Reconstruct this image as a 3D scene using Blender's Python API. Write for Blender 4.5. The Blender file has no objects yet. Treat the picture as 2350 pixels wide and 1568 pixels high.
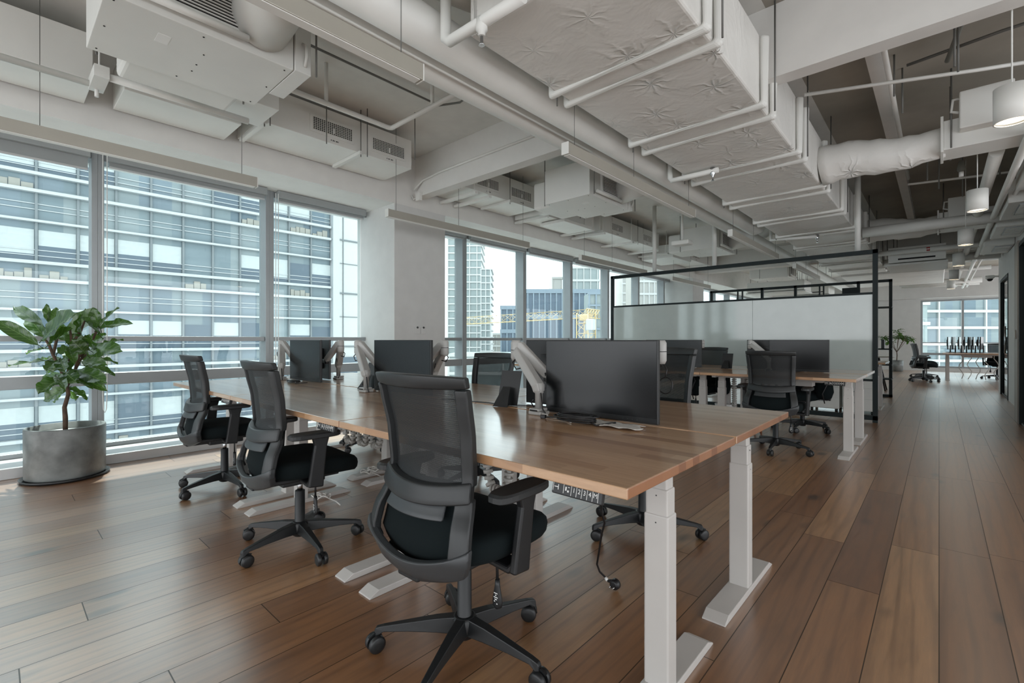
import bpy, bmesh, math, random
from mathutils import Vector, Matrix, Euler
random.seed(7)
PI = math.pi
S = bpy.context.scene
COL = S.collection

# ------------------------------------------------------------------ camera
YAW = math.atan((2155 - 1175) / 1082.0)
cam = bpy.data.cameras.new('camera')
cam.sensor_width = 36.0
cam.lens = 36.0 * 1082.0 / 2350.0
cam.shift_y = 4.0 / 2350.0 * -1
cam.clip_start = 0.05
cam.clip_end = 600
camo = bpy.data.objects.new('camera', cam)
COL.objects.link(camo)
camo.location = (0, 0, 1.10)
camo.rotation_euler = (PI / 2, 0, YAW)
S.camera = camo

# ------------------------------------------------------------------ world, sun, exposure
W = bpy.data.worlds.new('sky')
S.world = W
W.use_nodes = True
bg = W.node_tree.nodes['Background']
bg.inputs[0].default_value = (0.93, 0.965, 1.0, 1)
bg.inputs[1].default_value = 3.2
sun = bpy.data.lights.new('sun', 'SUN')
sun.energy = 9.0
sun.angle = math.radians(1.0)
sun.color = (1.0, 0.96, 0.9)
suno = bpy.data.objects.new('sun', sun)
COL.objects.link(suno)
suno.rotation_euler = Vector((0.52, -0.12, -1.0)).to_track_quat('-Z', 'Y').to_euler()
S.view_settings.view_transform = 'Standard'
S.view_settings.look = 'None'
S.view_settings.gamma = 1
S.view_settings.use_curve_mapping = False
S.view_settings.exposure = 0.0
try:
    S.cycles.use_denoising = True
    S.cycles.max_bounces = 10
    S.cycles.diffuse_bounces = 6
    S.cycles.glossy_bounces = 4
    S.cycles.transparent_max_bounces = 16
    S.cycles.sample_clamp_indirect = 6
except Exception:
    pass


def portal(name, loc, rot, sx, sy):
    L = bpy.data.lights.new(name, 'AREA')
    L.shape = 'RECTANGLE'
    L.size = sx
    L.size_y = sy
    try:
        L.cycles.is_portal = True
    except Exception:
        pass
    o = bpy.data.objects.new(name, L)
    o.location = loc
    o.rotation_euler = rot
    COL.objects.link(o)


portal('window_portal', (-6.05, 8.6, 1.45), (0, -PI / 2, 0), 2.8, 27.0)
portal('window_portal', (0.0, 22.5, 1.3), (-PI / 2, 0, 0), 9.0, 2.5)
portal('window_portal', (4.2, 18.2, 1.5), (0, PI / 2, 0), 2.6, 7.8)  # at the far side-wall opening added for light
portal('window_portal', (4.1, 1.5, 1.5), (0, PI / 2, 0), 2.6, 10.0)  # at the added opening in the unseen side wall
portal('window_portal', (-1.0, -4.1, 1.5), (PI / 2, 0, 0), 9.0, 2.6)  # at the added opening in the unseen rear wall


# ------------------------------------------------------------------ material helpers
class NT:
    def __init__(s, name):
        s.m = bpy.data.materials.new(name)
        s.m.use_nodes = True
        s.t = s.m.node_tree
        s.b = s.t.nodes['Principled BSDF']
        s.out = s.t.nodes['Material Output']

    def n(s, typ, **k):
        nd = s.t.nodes.new(typ)
        for a, v in k.items():
            if a.startswith('i_'):
                nd.inputs[a[2:].replace('_', ' ')].default_value = v
            else:
                setattr(nd, a, v)
        return nd

    def l(s, a, b):
        s.t.links.new(a, b)

    def math(s, op, a, b=None, c=None):
        nd = s.t.nodes.new('ShaderNodeMath')
        nd.operation = op
        for i, v in enumerate((a, b, c)):
            if v is None:
                continue
            if isinstance(v, (int, float)):
                nd.inputs[i].default_value = v
            else:
                s.l(v, nd.inputs[i])
        return nd.outputs[0]

    def ramp(s, fac, stops):
        r = s.t.nodes.new('ShaderNodeValToRGB')
        els = r.color_ramp.elements
        while len(els) < len(stops):
            els.new(0.5)
        for e, (p, c) in zip(els, stops):
            e.position = p
            e.color = (*c, 1)
        s.l(fac, r.inputs[0])
        return r.outputs[0]

    def mix(s, fac, a, b, mode='MIX'):
        nd = s.t.nodes.new('ShaderNodeMix')
        nd.data_type = 'RGBA'
        nd.blend_type = mode
        for i, v in ((0, fac), (6, a), (7, b)):
            if isinstance(v, (int, float)):
                nd.inputs[i].default_value = v
            elif isinstance(v, tuple):
                nd.inputs[i].default_value = (*v, 1)
            else:
                s.l(v, nd.inputs[i])
        return nd.outputs[2]

    def bump(s, h, strength=0.3, dist=0.01):
        b = s.t.nodes.new('ShaderNodeBump')
        b.inputs['Strength'].default_value = strength
        b.inputs['Distance'].default_value = dist
        s.l(h, b.inputs['Height'])
        s.l(b.outputs[0], s.b.inputs['Normal'])

    def coord(s, scale=(1, 1, 1), kind='Object', rot=(0, 0, 0)):
        tc = s.t.nodes.new('ShaderNodeTexCoord')
        mp = s.t.nodes.new('ShaderNodeMapping')
        mp.inputs['Scale'].default_value = scale
        mp.inputs['Rotation'].default_value = rot
        s.l(tc.outputs[kind], mp.inputs[0])
        return mp.outputs[0]

    def noise(s, vec, scale=5, detail=4, rough=0.5, dist=0.0):
        nd = s.t.nodes.new('ShaderNodeTexNoise')
        nd.inputs['Scale'].default_value = scale
        nd.inputs['Detail'].default_value = detail
        nd.inputs['Roughness'].default_value = rough
        nd.inputs['Distortion'].default_value = dist
        s.l(vec, nd.inputs['Vector'])
        return nd.outputs['Fac']


def pmat(name, col, rough=0.5, metal=0.0, spec=0.5, var=0.0, vscale=6.0, bump=0.0, bscale=40.0, bdist=0.002, emit=None, coat=0.0):
    t = NT(name)
    t.b.inputs['Base Color'].default_value = (*col, 1)
    t.b.inputs['Roughness'].default_value = rough
    t.b.inputs['Metallic'].default_value = metal
    t.b.inputs['Specular IOR Level'].default_value = spec
    if coat:
        t.b.inputs['Coat Weight'].default_value = coat
        t.b.inputs['Coat Roughness'].default_value = 0.08
    if var > 0 or True:
        f = t.noise(t.coord(), vscale, 4)
        v = max(var, 0.03)
        lo = tuple(max(0, c * (1 - v)) for c in col)
        hi = tuple(min(1, c * (1 + v)) for c in col)
        t.l(t.ramp(f, [(0.3, lo), (0.7, hi)]), t.b.inputs['Base Color'])
    if bump:
        t.bump(t.noise(t.coord(), bscale, 5), bump, bdist)
    if emit:
        t.b.inputs['Emission Color'].default_value = (*emit[0], 1)
        t.b.inputs['Emission Strength'].default_value = emit[1]
    return t.m


M = {}


# --- oak floor: planks run along Y
def mat_floor():
    t = NT('oak_floor')
    PW, PL = 0.19, 1.75
    tc = t.t.nodes.new('ShaderNodeTexCoord')
    sp = t.t.nodes.new('ShaderNodeSeparateXYZ')
    t.l(tc.outputs['Object'], sp.inputs[0])
    x, y = sp.outputs[0], sp.outputs[1]
    row = t.math('FLOOR', t.math('DIVIDE', x, PW))
    wn = t.n('ShaderNodeTexWhiteNoise', noise_dimensions='1D')
    t.l(row, wn.inputs['W'])
    yy = t.math('ADD', t.math('DIVIDE', y, PL), t.math('MULTIPLY', wn.outputs[0], 7.0))
    colu = t.math('FLOOR', yy)
    cmb = t.t.nodes.new('ShaderNodeCombineXYZ')
    t.l(row, cmb.inputs[0])
    t.l(colu, cmb.inputs[1])
    w2 = t.n('ShaderNodeTexWhiteNoise', noise_dimensions='2D')
    t.l(cmb.outputs[0], w2.inputs['Vector'])
    rid = w2.outputs['Value']
    # grain coordinates, shifted per plank
    sh = t.t.nodes.new('ShaderNodeVectorMath')
    sh.operation = 'MULTIPLY_ADD'
    t.l(w2.outputs['Color'], sh.inputs[0])
    sh.inputs[1].default_value = (13, 17, 5)
    t.l(tc.outputs['Object'], sh.inputs[2])
    mp = t.t.nodes.new('ShaderNodeMapping')
    mp.inputs['Scale'].default_value = (7.0, 0.75, 1)
    t.l(sh.outputs[0], mp.inputs[0])
    g1 = t.noise(mp.outputs[0], 2.2, 6, 0.62, 1.2)
    mp2 = t.t.nodes.new('ShaderNodeMapping')
    mp2.inputs['Scale'].default_value = (60.0, 3.0, 1)
    t.l(sh.outputs[0], mp2.inputs[0])
    g2 = t.noise(mp2.outputs[0], 2.0, 4, 0.6, 0.3)
    wv = t.n('ShaderNodeTexWave', wave_type='BANDS', bands_direction='X')
    wv.inputs['Scale'].default_value = 0.75
    wv.inputs['Distortion'].default_value = 16.0
    wv.inputs['Detail'].default_value = 3
    wv.inputs['Detail Scale'].default_value = 0.55
    t.l(mp.outputs[0], wv.inputs['Vector'])
    base = t.ramp(rid, [(0.0, (0.190, 0.078, 0.028)), (0.3, (0.310, 0.145, 0.056)), (0.6, (0.235, 0.103, 0.038)), (0.85, (0.43, 0.232, 0.105)), (1.0, (0.34, 0.190, 0.090))])
    c = t.mix(0.55, base, t.ramp(g1, [(0.28, (0.42, 0.38, 0.34)), (0.5, (0.95, 0.95, 0.95)), (0.75, (1.35, 1.32, 1.3))]), 'MULTIPLY')
    c = t.mix(0.35, c, t.ramp(g2, [(0.3, (0.6, 0.55, 0.5)), (0.6, (1, 1, 1))]), 'MULTIPLY')
    c = t.mix(0.42, c, t.ramp(wv.outputs['Fac'], [(0.0, (0.45, 0.4, 0.36)), (0.3, (1, 1, 1))]), 'MULTIPLY')
    # knots
    vo = t.n('ShaderNodeTexVoronoi', feature='F1')
    vo.inputs['Scale'].default_value = 2.3
    mp3 = t.t.nodes.new('ShaderNodeMapping')
    mp3.inputs['Scale'].default_value = (1.6, 0.8, 1)
    t.l(sh.outputs[0], mp3.inputs[0])
    nz = t.noise(mp3.outputs[0], 14, 3)
    t.l(mp3.outputs[0], vo.inputs['Vector'])
    kd = t.math('ADD', vo.outputs['Distance'], t.math('MULTIPLY', nz, 0.06))
    kn = t.ramp(kd, [(0.10, (0.07, 0.05, 0.035)), (0.21, (1, 1, 1))])
    c = t.mix(0.8, c, kn, 'MULTIPLY')
    # gaps
    fx = t.math('FRACT', t.math('DIVIDE', x, PW))
    fy = t.math('FRACT', yy)
    ex = t.math('MINIMUM', fx, t.math('SUBTRACT', 1.0, fx))
    ey = t.math('MINIMUM', fy, t.math('SUBTRACT', 1.0, fy))
    gx = t.math('LESS_THAN', ex, 0.009)
    gy = t.math('LESS_THAN', ey, 0.0011)
    gap = t.math('MAXIMUM', gx, gy)
    c = t.mix(gap, c, (0.035, 0.02, 0.012))
    t.l(c, t.b.inputs['Base Color'])
    cw = t.math('SUBTRACT', 1.0, t.math('MULTIPLY', gap, 0.85))
    t.l(cw, t.b.inputs['Coat Weight'])
    t.b.inputs['Coat Roughness'].default_value = 0.29
    t.b.inputs['Coat IOR'].default_value = 2.3
    rr = t.math('ADD', 0.30, t.math('MULTIPLY', g1, 0.14))
    t.l(rr, t.b.inputs['Roughness'])
    t.b.inputs['Specular IOR Level'].default_value = 0.55
    h = t.math('SUBTRACT', t.math('MULTIPLY', g2, 0.25), gap)
    t.bump(h, 0.25, 0.0015)
    return t.m


# --- butcher-block tabletop: strips along X
def mat_block():
    t = NT('oiled_wood_block')
    SW, SL = 0.052, 0.42
    tc = t.t.nodes.new('ShaderNodeTexCoord')
    sp = t.t.nodes.new('ShaderNodeSeparateXYZ')
    t.l(tc.outputs['Object'], sp.inputs[0])
    x, y = sp.outputs[0], sp.outputs[1]
    row = t.math('FLOOR', t.math('DIVIDE', y, SW))
    wn = t.n('ShaderNodeTexWhiteNoise', noise_dimensions='1D')
    t.l(row, wn.inputs['W'])
    xx = t.math('ADD', t.math('DIVIDE', x, SL), t.math('MULTIPLY', wn.outputs[0], 9.0))
    cmb = t.t.nodes.new('ShaderNodeCombineXYZ')
    t.l(row, cmb.inputs[0])
    t.l(t.math('FLOOR', xx), cmb.inputs[1])
    w2 = t.n('ShaderNodeTexWhiteNoise', noise_dimensions='2D')
    t.l(cmb.outputs[0], w2.inputs['Vector'])
    base = t.ramp(w2.outputs['Value'], [(0, (0.34, 0.175, 0.080)), (0.4, (0.47, 0.275, 0.145)), (0.75, (0.56, 0.35, 0.20)), (1.0, (0.40, 0.21, 0.10))])
    sh = t.t.nodes.new('ShaderNodeVectorMath')
    sh.operation = 'MULTIPLY_ADD'
    t.l(w2.outputs['Color'], sh.inputs[0])
    sh.inputs[1].default_value = (3, 5, 2)
    t.l(tc.outputs['Object'], sh.inputs[2])
    mp = t.t.nodes.new('ShaderNodeMapping')
    mp.inputs['Scale'].default_value = (3.0, 60.0, 20)
    t.l(sh.outputs[0], mp.inputs[0])
    g = t.noise(mp.outputs[0], 2.2, 5, 0.6, 0.4)
    c = t.mix(0.45, base, t.ramp(g, [(0.3, (0.62, 0.55, 0.48)), (0.62, (1.1, 1.1, 1.1))]), 'MULTIPLY')
    # end grain soaks up oil: the cut ends of the strips are a darker, redder wood
    sn = t.t.nodes.new('ShaderNodeSeparateXYZ')
    t.l(tc.outputs['Normal'], sn.inputs[0])
    endg = t.math('GREATER_THAN', t.math('ABSOLUTE', sn.outputs[0]), 0.7)
    c = t.mix(endg, c, t.mix(1.0, base, (0.62, 0.42, 0.30), 'MULTIPLY'))
    t.l(c, t.b.inputs['Base Color'])
    t.b.inputs['Roughness'].default_value = 0.35
    t.b.inputs['Coat Weight'].default_value = 0.9
    t.b.inputs['Coat Roughness'].default_value = 0.13
    t.b.inputs['Coat IOR'].default_value = 1.7
    t.b.inputs['Specular IOR Level'].default_value = 0.55
    t.bump(g, 0.05, 0.0008)
    return t.m


def mat_glass(name, tint=(0.93, 0.97, 0.96), ior=1.45, rough=0.0, base=0.0, haze=None):
    """clear pane: fresnel reflection over a tinted see-through"""
    t = NT(name)
    t.t.nodes.remove(t.b)
    tr = t.n('ShaderNodeBsdfTransparent')
    tr.inputs[0].default_value = (*tint, 1)
    gl = t.n('ShaderNodeBsdfGlossy')
    gl.inputs['Roughness'].default_value = rough
    lw = t.n('ShaderNodeLayerWeight')
    lw.inputs[0].default_value = 0.5
    p5 = t.math('POWER', lw.outputs['Facing'], 5.0)
    ms = t.n('ShaderNodeMixShader')
    fac = t.math('ADD', 0.03, t.math('MULTIPLY', p5, 0.8))
    if base:
        fac = t.math('ADD', fac, base)
    t.l(fac, ms.inputs[0])
    t.l(tr.outputs[0], ms.inputs[1])
    t.l(gl.outputs[0], ms.inputs[2])
    t.l(ms.outputs[0], t.out.inputs[0])
    return t.m


def mat_mesh(name, col, freq=330.0, cover=0.86, axis=2):
    """woven chair mesh: fine horizontal threads with see-through gaps"""
    t = NT(name)
    t.b.inputs['Base Color'].default_value = (*col, 1)
    t.b.inputs['Roughness'].default_value = 0.6
    tc = t.t.nodes.new('ShaderNodeTexCoord')
    sp = t.t.nodes.new('ShaderNodeSeparateXYZ')
    t.l(tc.outputs['Object'], sp.inputs[0])
    f = t.math('FRACT', t.math('MULTIPLY', sp.outputs[axis], freq))
    a = t.math('LESS_THAN', f, cover)
    g = t.math('FRACT', t.math('MULTIPLY', sp.outputs[0], 420.0))
    b = t.math('LESS_THAN', g, 0.40)
    m = t.math('MAXIMUM', a, b)
    tr = t.n('ShaderNodeBsdfTransparent')
    ms = t.n('ShaderNodeMixShader')
    t.l(m, ms.inputs[0])
    t.l(tr.outputs[0], ms.inputs[1])
    t.l(t.b.outputs[0], ms.inputs[2])
    t.l(ms.outputs[0], t.out.inputs[0])
    return t.m


def mat_wrap():
    """painted foil duct wrap with pin-pulled wrinkles"""
    t = NT('painted_duct_wrap')
    t.b.inputs['Base Color'].default_value = (0.60, 0.59, 0.56, 1)
    t.b.inputs['Roughness'].default_value = 0.5
    co = t.coord()
    vo = t.n('ShaderNodeTexVoronoi', feature='F1')
    vo.inputs['Scale'].default_value = 2.6
    vo.inputs['Randomness'].default_value = 0.55
    t.l(co, vo.inputs['Vector'])
    df = t.t.nodes.new('ShaderNodeVectorMath')
    df.operation = 'SUBTRACT'
    t.l(co, df.inputs[0])
    t.l(vo.outputs['Position'], df.inputs[1])
    sp = t.t.nodes.new('ShaderNodeSeparateXYZ')
    t.l(df.outputs[0], sp.inputs[0])
    ang = t.math('ARCTAN2', sp.outputs[1], sp.outputs[0])
    wob = t.noise(co, 6.0, 3)
    ray = t.math('POWER', t.math('ABSOLUTE', t.math('SINE', t.math('ADD', t.math('MULTIPLY', ang, 4.0), t.math('MULTIPLY', wob, 9.0)))), 6.0)
    fall = t.math('POWER', 2.718, t.math('MULTIPLY', vo.outputs['Distance'], -5.0))
    pin = t.math('MULTIPLY', t.math('MINIMUM', vo.outputs['Distance'], 0.25), 1.6)
    h = t.math('ADD', t.math('MULTIPLY', t.math('MULTIPLY', ray, fall), 0.5), pin)
    h = t.math('ADD', h, t.math('MULTIPLY', t.noise(co, 3.0, 4, 0.5, 1.0), 0.5))
    t.bump(h, 0.8, 0.035)
    f = t.noise(co, 2.5, 4)
    t.l(t.ramp(f, [(0.3, (0.68, 0.67, 0.64)), (0.7, (0.76, 0.75, 0.72))]), t.b.inputs['Base Color'])
    return t.m


def mat_facade_glass(name, cols, sx=1.39, sz=1.0, rough=0.15, seed=0.0):
    """curtain-wall glazing whose panes differ: real colour of blinds, spandrels and dark rooms"""
    t = NT(name)
    tc = t.t.nodes.new('ShaderNodeTexCoord')
    sp = t.t.nodes.new('ShaderNodeSeparateXYZ')
    t.l(tc.outputs['Object'], sp.inputs[0])
    cmb = t.t.nodes.new('ShaderNodeCombineXYZ')
    t.l(t.math('FLOOR', t.math('DIVIDE', t.math('ADD', t.math('ADD', sp.outputs[0], sp.outputs[1]), 0.013), sx)), cmb.inputs[0])
    t.l(t.math('FLOOR', t.math('DIVIDE', sp.outputs[2], sz)), cmb.inputs[1])
    cmb.inputs[2].default_value = seed
    w = t.n('ShaderNodeTexWhiteNoise', noise_dimensions='3D')
    t.l(cmb.outputs[0], w.inputs['Vector'])
    n = len(cols)
    c = t.ramp(w.outputs['Value'], [(i / n, cc) for i, cc in enumerate(cols)])
    t.t.nodes[-1]
    for nd in t.t.nodes:
        if nd.type == 'VALTORGB':
            nd.color_ramp.interpolation = 'CONSTANT'
    nz = t.noise(t.coord((0.4, 0.4, 3.0)), 1.2, 4)
    c = t.mix(0.35, c, t.ramp(nz, [(0.35, (0.75, 0.78, 0.8)), (0.65, (1.15, 1.15, 1.15))]), 'MULTIPLY')
    t.l(c, t.b.inputs['Base Color'])
    t.b.inputs['Roughness'].default_value = rough
    t.b.inputs['Specular IOR Level'].default_value = 0.35
    return t.m


M['floor'] = mat_floor()
M['block'] = mat_block()
M['wall'] = pmat('white_wall_paint', (0.60, 0.60, 0.585), 0.7, var=0.02, bump=0.05)
M['ceil'] = pmat('white_sprayed_ceiling', (0.66, 0.65, 0.62), 0.8, var=0.04, bump=0.12, bscale=25)
M['ceildark'] = pmat('darker_tan_ceiling', (0.30, 0.275, 0.235), 0.85, var=0.15, vscale=1.5, bump=0.15, bscale=25)
M['beam'] = pmat('beam_paint', (0.68, 0.67, 0.645), 0.75, var=0.03, bump=0.05)
M['metalw'] = pmat('white_painted_sheet_metal', (0.72, 0.72, 0.69), 0.45, var=0.03, vscale=3)
M['pipew'] = pmat('white_painted_pipe', (0.70, 0.70, 0.67), 0.5, var=0.04, vscale=4)
M['wrap'] = mat_wrap()
M['frame'] = pmat('grey_aluminium_frame', (0.32, 0.34, 0.35), 0.4, metal=0.3, var=0.03)
M['framel'] = pmat('silver_sill_panel', (0.50, 0.51, 0.51), 0.4, metal=0.3)
M['glass'] = mat_glass('window_glass', (0.86, 0.93, 0.93))
M['clear'] = mat_glass('clear_glass', (0.90, 0.95, 0.94))
M['blind'] = pmat('grey_roller_blind', (0.30, 0.32, 0.32), 0.9, bump=0.1, bscale=300)
M['lamp'] = pmat('pale_lamp_housing', (0.40, 0.38, 0.33), 0.4, metal=0.25)
M['lamplens'] = pmat('lamp_diffuser', (0.75, 0.75, 0.72), 0.5)
M['wmetal'] = pmat('white_powder_coat', (0.53, 0.51, 0.485), 0.38, var=0.02)
M['arm'] = pmat('pale_grey_arm_enamel', (0.40, 0.395, 0.38), 0.35)
M['black'] = pmat('black_nylon', (0.009, 0.010, 0.011), 0.45, var=0.1, vscale=12, bump=0.06, bscale=400, bdist=0.0005)
M['dgrey'] = pmat('charcoal_nylon', (0.019, 0.021, 0.022), 0.42, var=0.08, vscale=10, bump=0.08, bscale=500, bdist=0.0005)
M['mgrey'] = pmat('grey_nylon', (0.040, 0.044, 0.047), 0.4, var=0.05)
M['fabric'] = pmat('black_seat_fabric', (0.006, 0.010, 0.011), 0.95, spec=0.2, bump=0.2, bscale=900, bdist=0.0008)
M['mesh'] = mat_mesh('chair_mesh', (0.010, 0.012, 0.013))
M['chrome'] = pmat('chrome', (0.55, 0.56, 0.57), 0.18, metal=1.0)
M['screen'] = pmat('black_screen', (0.006, 0.007, 0.008), 0.26, spec=0.5)
M['casing'] = pmat('black_plastic_casing', (0.012, 0.013, 0.014), 0.4)
M['cable'] = pmat('black_cable_rubber', (0.010, 0.010, 0.011), 0.4)
M['wcable'] = pmat('white_cable', (0.70, 0.68, 0.64), 0.4)
M['chain'] = pmat('grey_cable_chain', (0.50, 0.49, 0.46), 0.45)
M['label'] = pmat('white_print', (0.80, 0.80, 0.78), 0.5)
M['darkprint'] = pmat('dark_print', (0.05, 0.05, 0.05), 0.5)
M['dark'] = pmat('dark_void', (0.010, 0.010, 0.010), 0.9)
M['bframe'] = pmat('black_steel_frame', (0.010, 0.017, 0.018), 0.55, spec=0.3)
M['board'] = pmat('white_glass_board', (0.46, 0.51, 0.49), 0.06, spec=0.6, var=0.01, coat=0.4)
M['concrete'] = pmat('grey_concrete', (0.16, 0.17, 0.165), 0.4, var=0.45, vscale=7, bump=0.15, bscale=30)
M['soil'] = pmat('dark_soil', (0.02, 0.015, 0.01), 1.0, bump=0.6, bscale=60, bdist=0.01)
M['bark'] = pmat('brown_bark', (0.09, 0.055, 0.035), 0.8, var=0.4, vscale=25, bump=0.4, bscale=70, bdist=0.004)
M['papertan'] = pmat('clear_plastic_bag', (0.62, 0.60, 0.56), 0.25)
M['jamb'] = pmat('beige_door_jamb', (0.32, 0.295, 0.26), 0.6)
M['rod'] = pmat('grey_threaded_rod', (0.16, 0.16, 0.15), 0.5, metal=0.4)
M['rust'] = pmat('grey_green_painted_pipe', (0.14, 0.14, 0.12), 0.6)
M['red'] = pmat('red_alarm_plastic', (0.35, 0.02, 0.02), 0.5)
M['yellow'] = pmat('yellow_crane_paint', (0.50, 0.38, 0.19), 0.6)
M['bulb'] = pmat('lit_lamp_disc', (0.9, 0.85, 0.7), 0.5, emit=((1.0, 0.86, 0.62), 3.0))
M['band'] = pmat('white_facade_ledge', (0.42, 0.44, 0.45), 0.5)
M['mull'] = pmat('grey_facade_mullion', (0.16, 0.18, 0.19), 0.5)
M['fgA'] = mat_facade_glass('office_glazing', [(0.15, 0.19, 0.21), (0.18, 0.22, 0.235), (0.12, 0.16, 0.19), (0.21, 0.245, 0.255), (0.16, 0.20, 0.23)], 1.39, 3.96)
M['fgBlind'] = pmat('pale_window_blind', (0.42, 0.45, 0.45), 0.8)
M['fgDark'] = pmat('dark_room_glass', (0.08, 0.11, 0.14), 0.2)
M['fgWhite'] = pmat('white_cladding_panel', (0.52, 0.52, 0.51), 0.6)
M['street'] = pmat('pale_paving', (0.48, 0.49, 0.49), 0.9, var=0.2, vscale=0.4)


def mat_leaf():
    t = NT('fig_leaf')
    tc = t.t.nodes.new('ShaderNodeTexCoord')
    sp = t.t.nodes.new('ShaderNodeSeparateXYZ')
    t.l(tc.outputs['UV'], sp.inputs[0])
    u, v = sp.outputs[0], sp.outputs[1]
    # midrib and side veins in leaf space (u across -> 0..1, v along)
    du = t.math('ABSOLUTE', t.math('SUBTRACT', u, 0.5))
    mid = t.math('LESS_THAN', du, 0.018)
    vv = t.math('SUBTRACT', t.math('MULTIPLY', v, 8.0), t.math('MULTIPLY', du, 3.2))
    side = t.math('LESS_THAN', t.math('ABSOLUTE', t.math('SUBTRACT', t.math('FRACT', vv), 0.5)), 0.045)
    vein = t.math('MAXIMUM', mid, side)
    f = t.noise(t.coord(), 9, 3)
    base = t.ramp(f, [(0.3, (0.010, 0.035, 0.008)), (0.55, (0.022, 0.062, 0.012)), (0.8, (0.050, 0.105, 0.020))])
    c = t.mix(vein, base, (0.12, 0.20, 0.06))
    t.l(c, t.b.inputs['Base Color'])
    t.b.inputs['Roughness'].default_value = 0.25
    t.b.inputs['Specular IOR Level'].default_value = 0.7
    tl = t.n('ShaderNodeBsdfTranslucent')
    tl.inputs[0].default_value = (0.16, 0.34, 0.04, 1)
    ms = t.n('ShaderNodeMixShader')
    ms.inputs[0].default_value = 0.22
    t.l(t.b.outputs[0], ms.inputs[1])
    t.l(tl.outputs[0], ms.inputs[2])
    t.l(ms.outputs[0], t.out.inputs[0])
    t.bump(vein, 0.3, 0.002)
    return t.m


M['leaf'] = mat_leaf()


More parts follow.
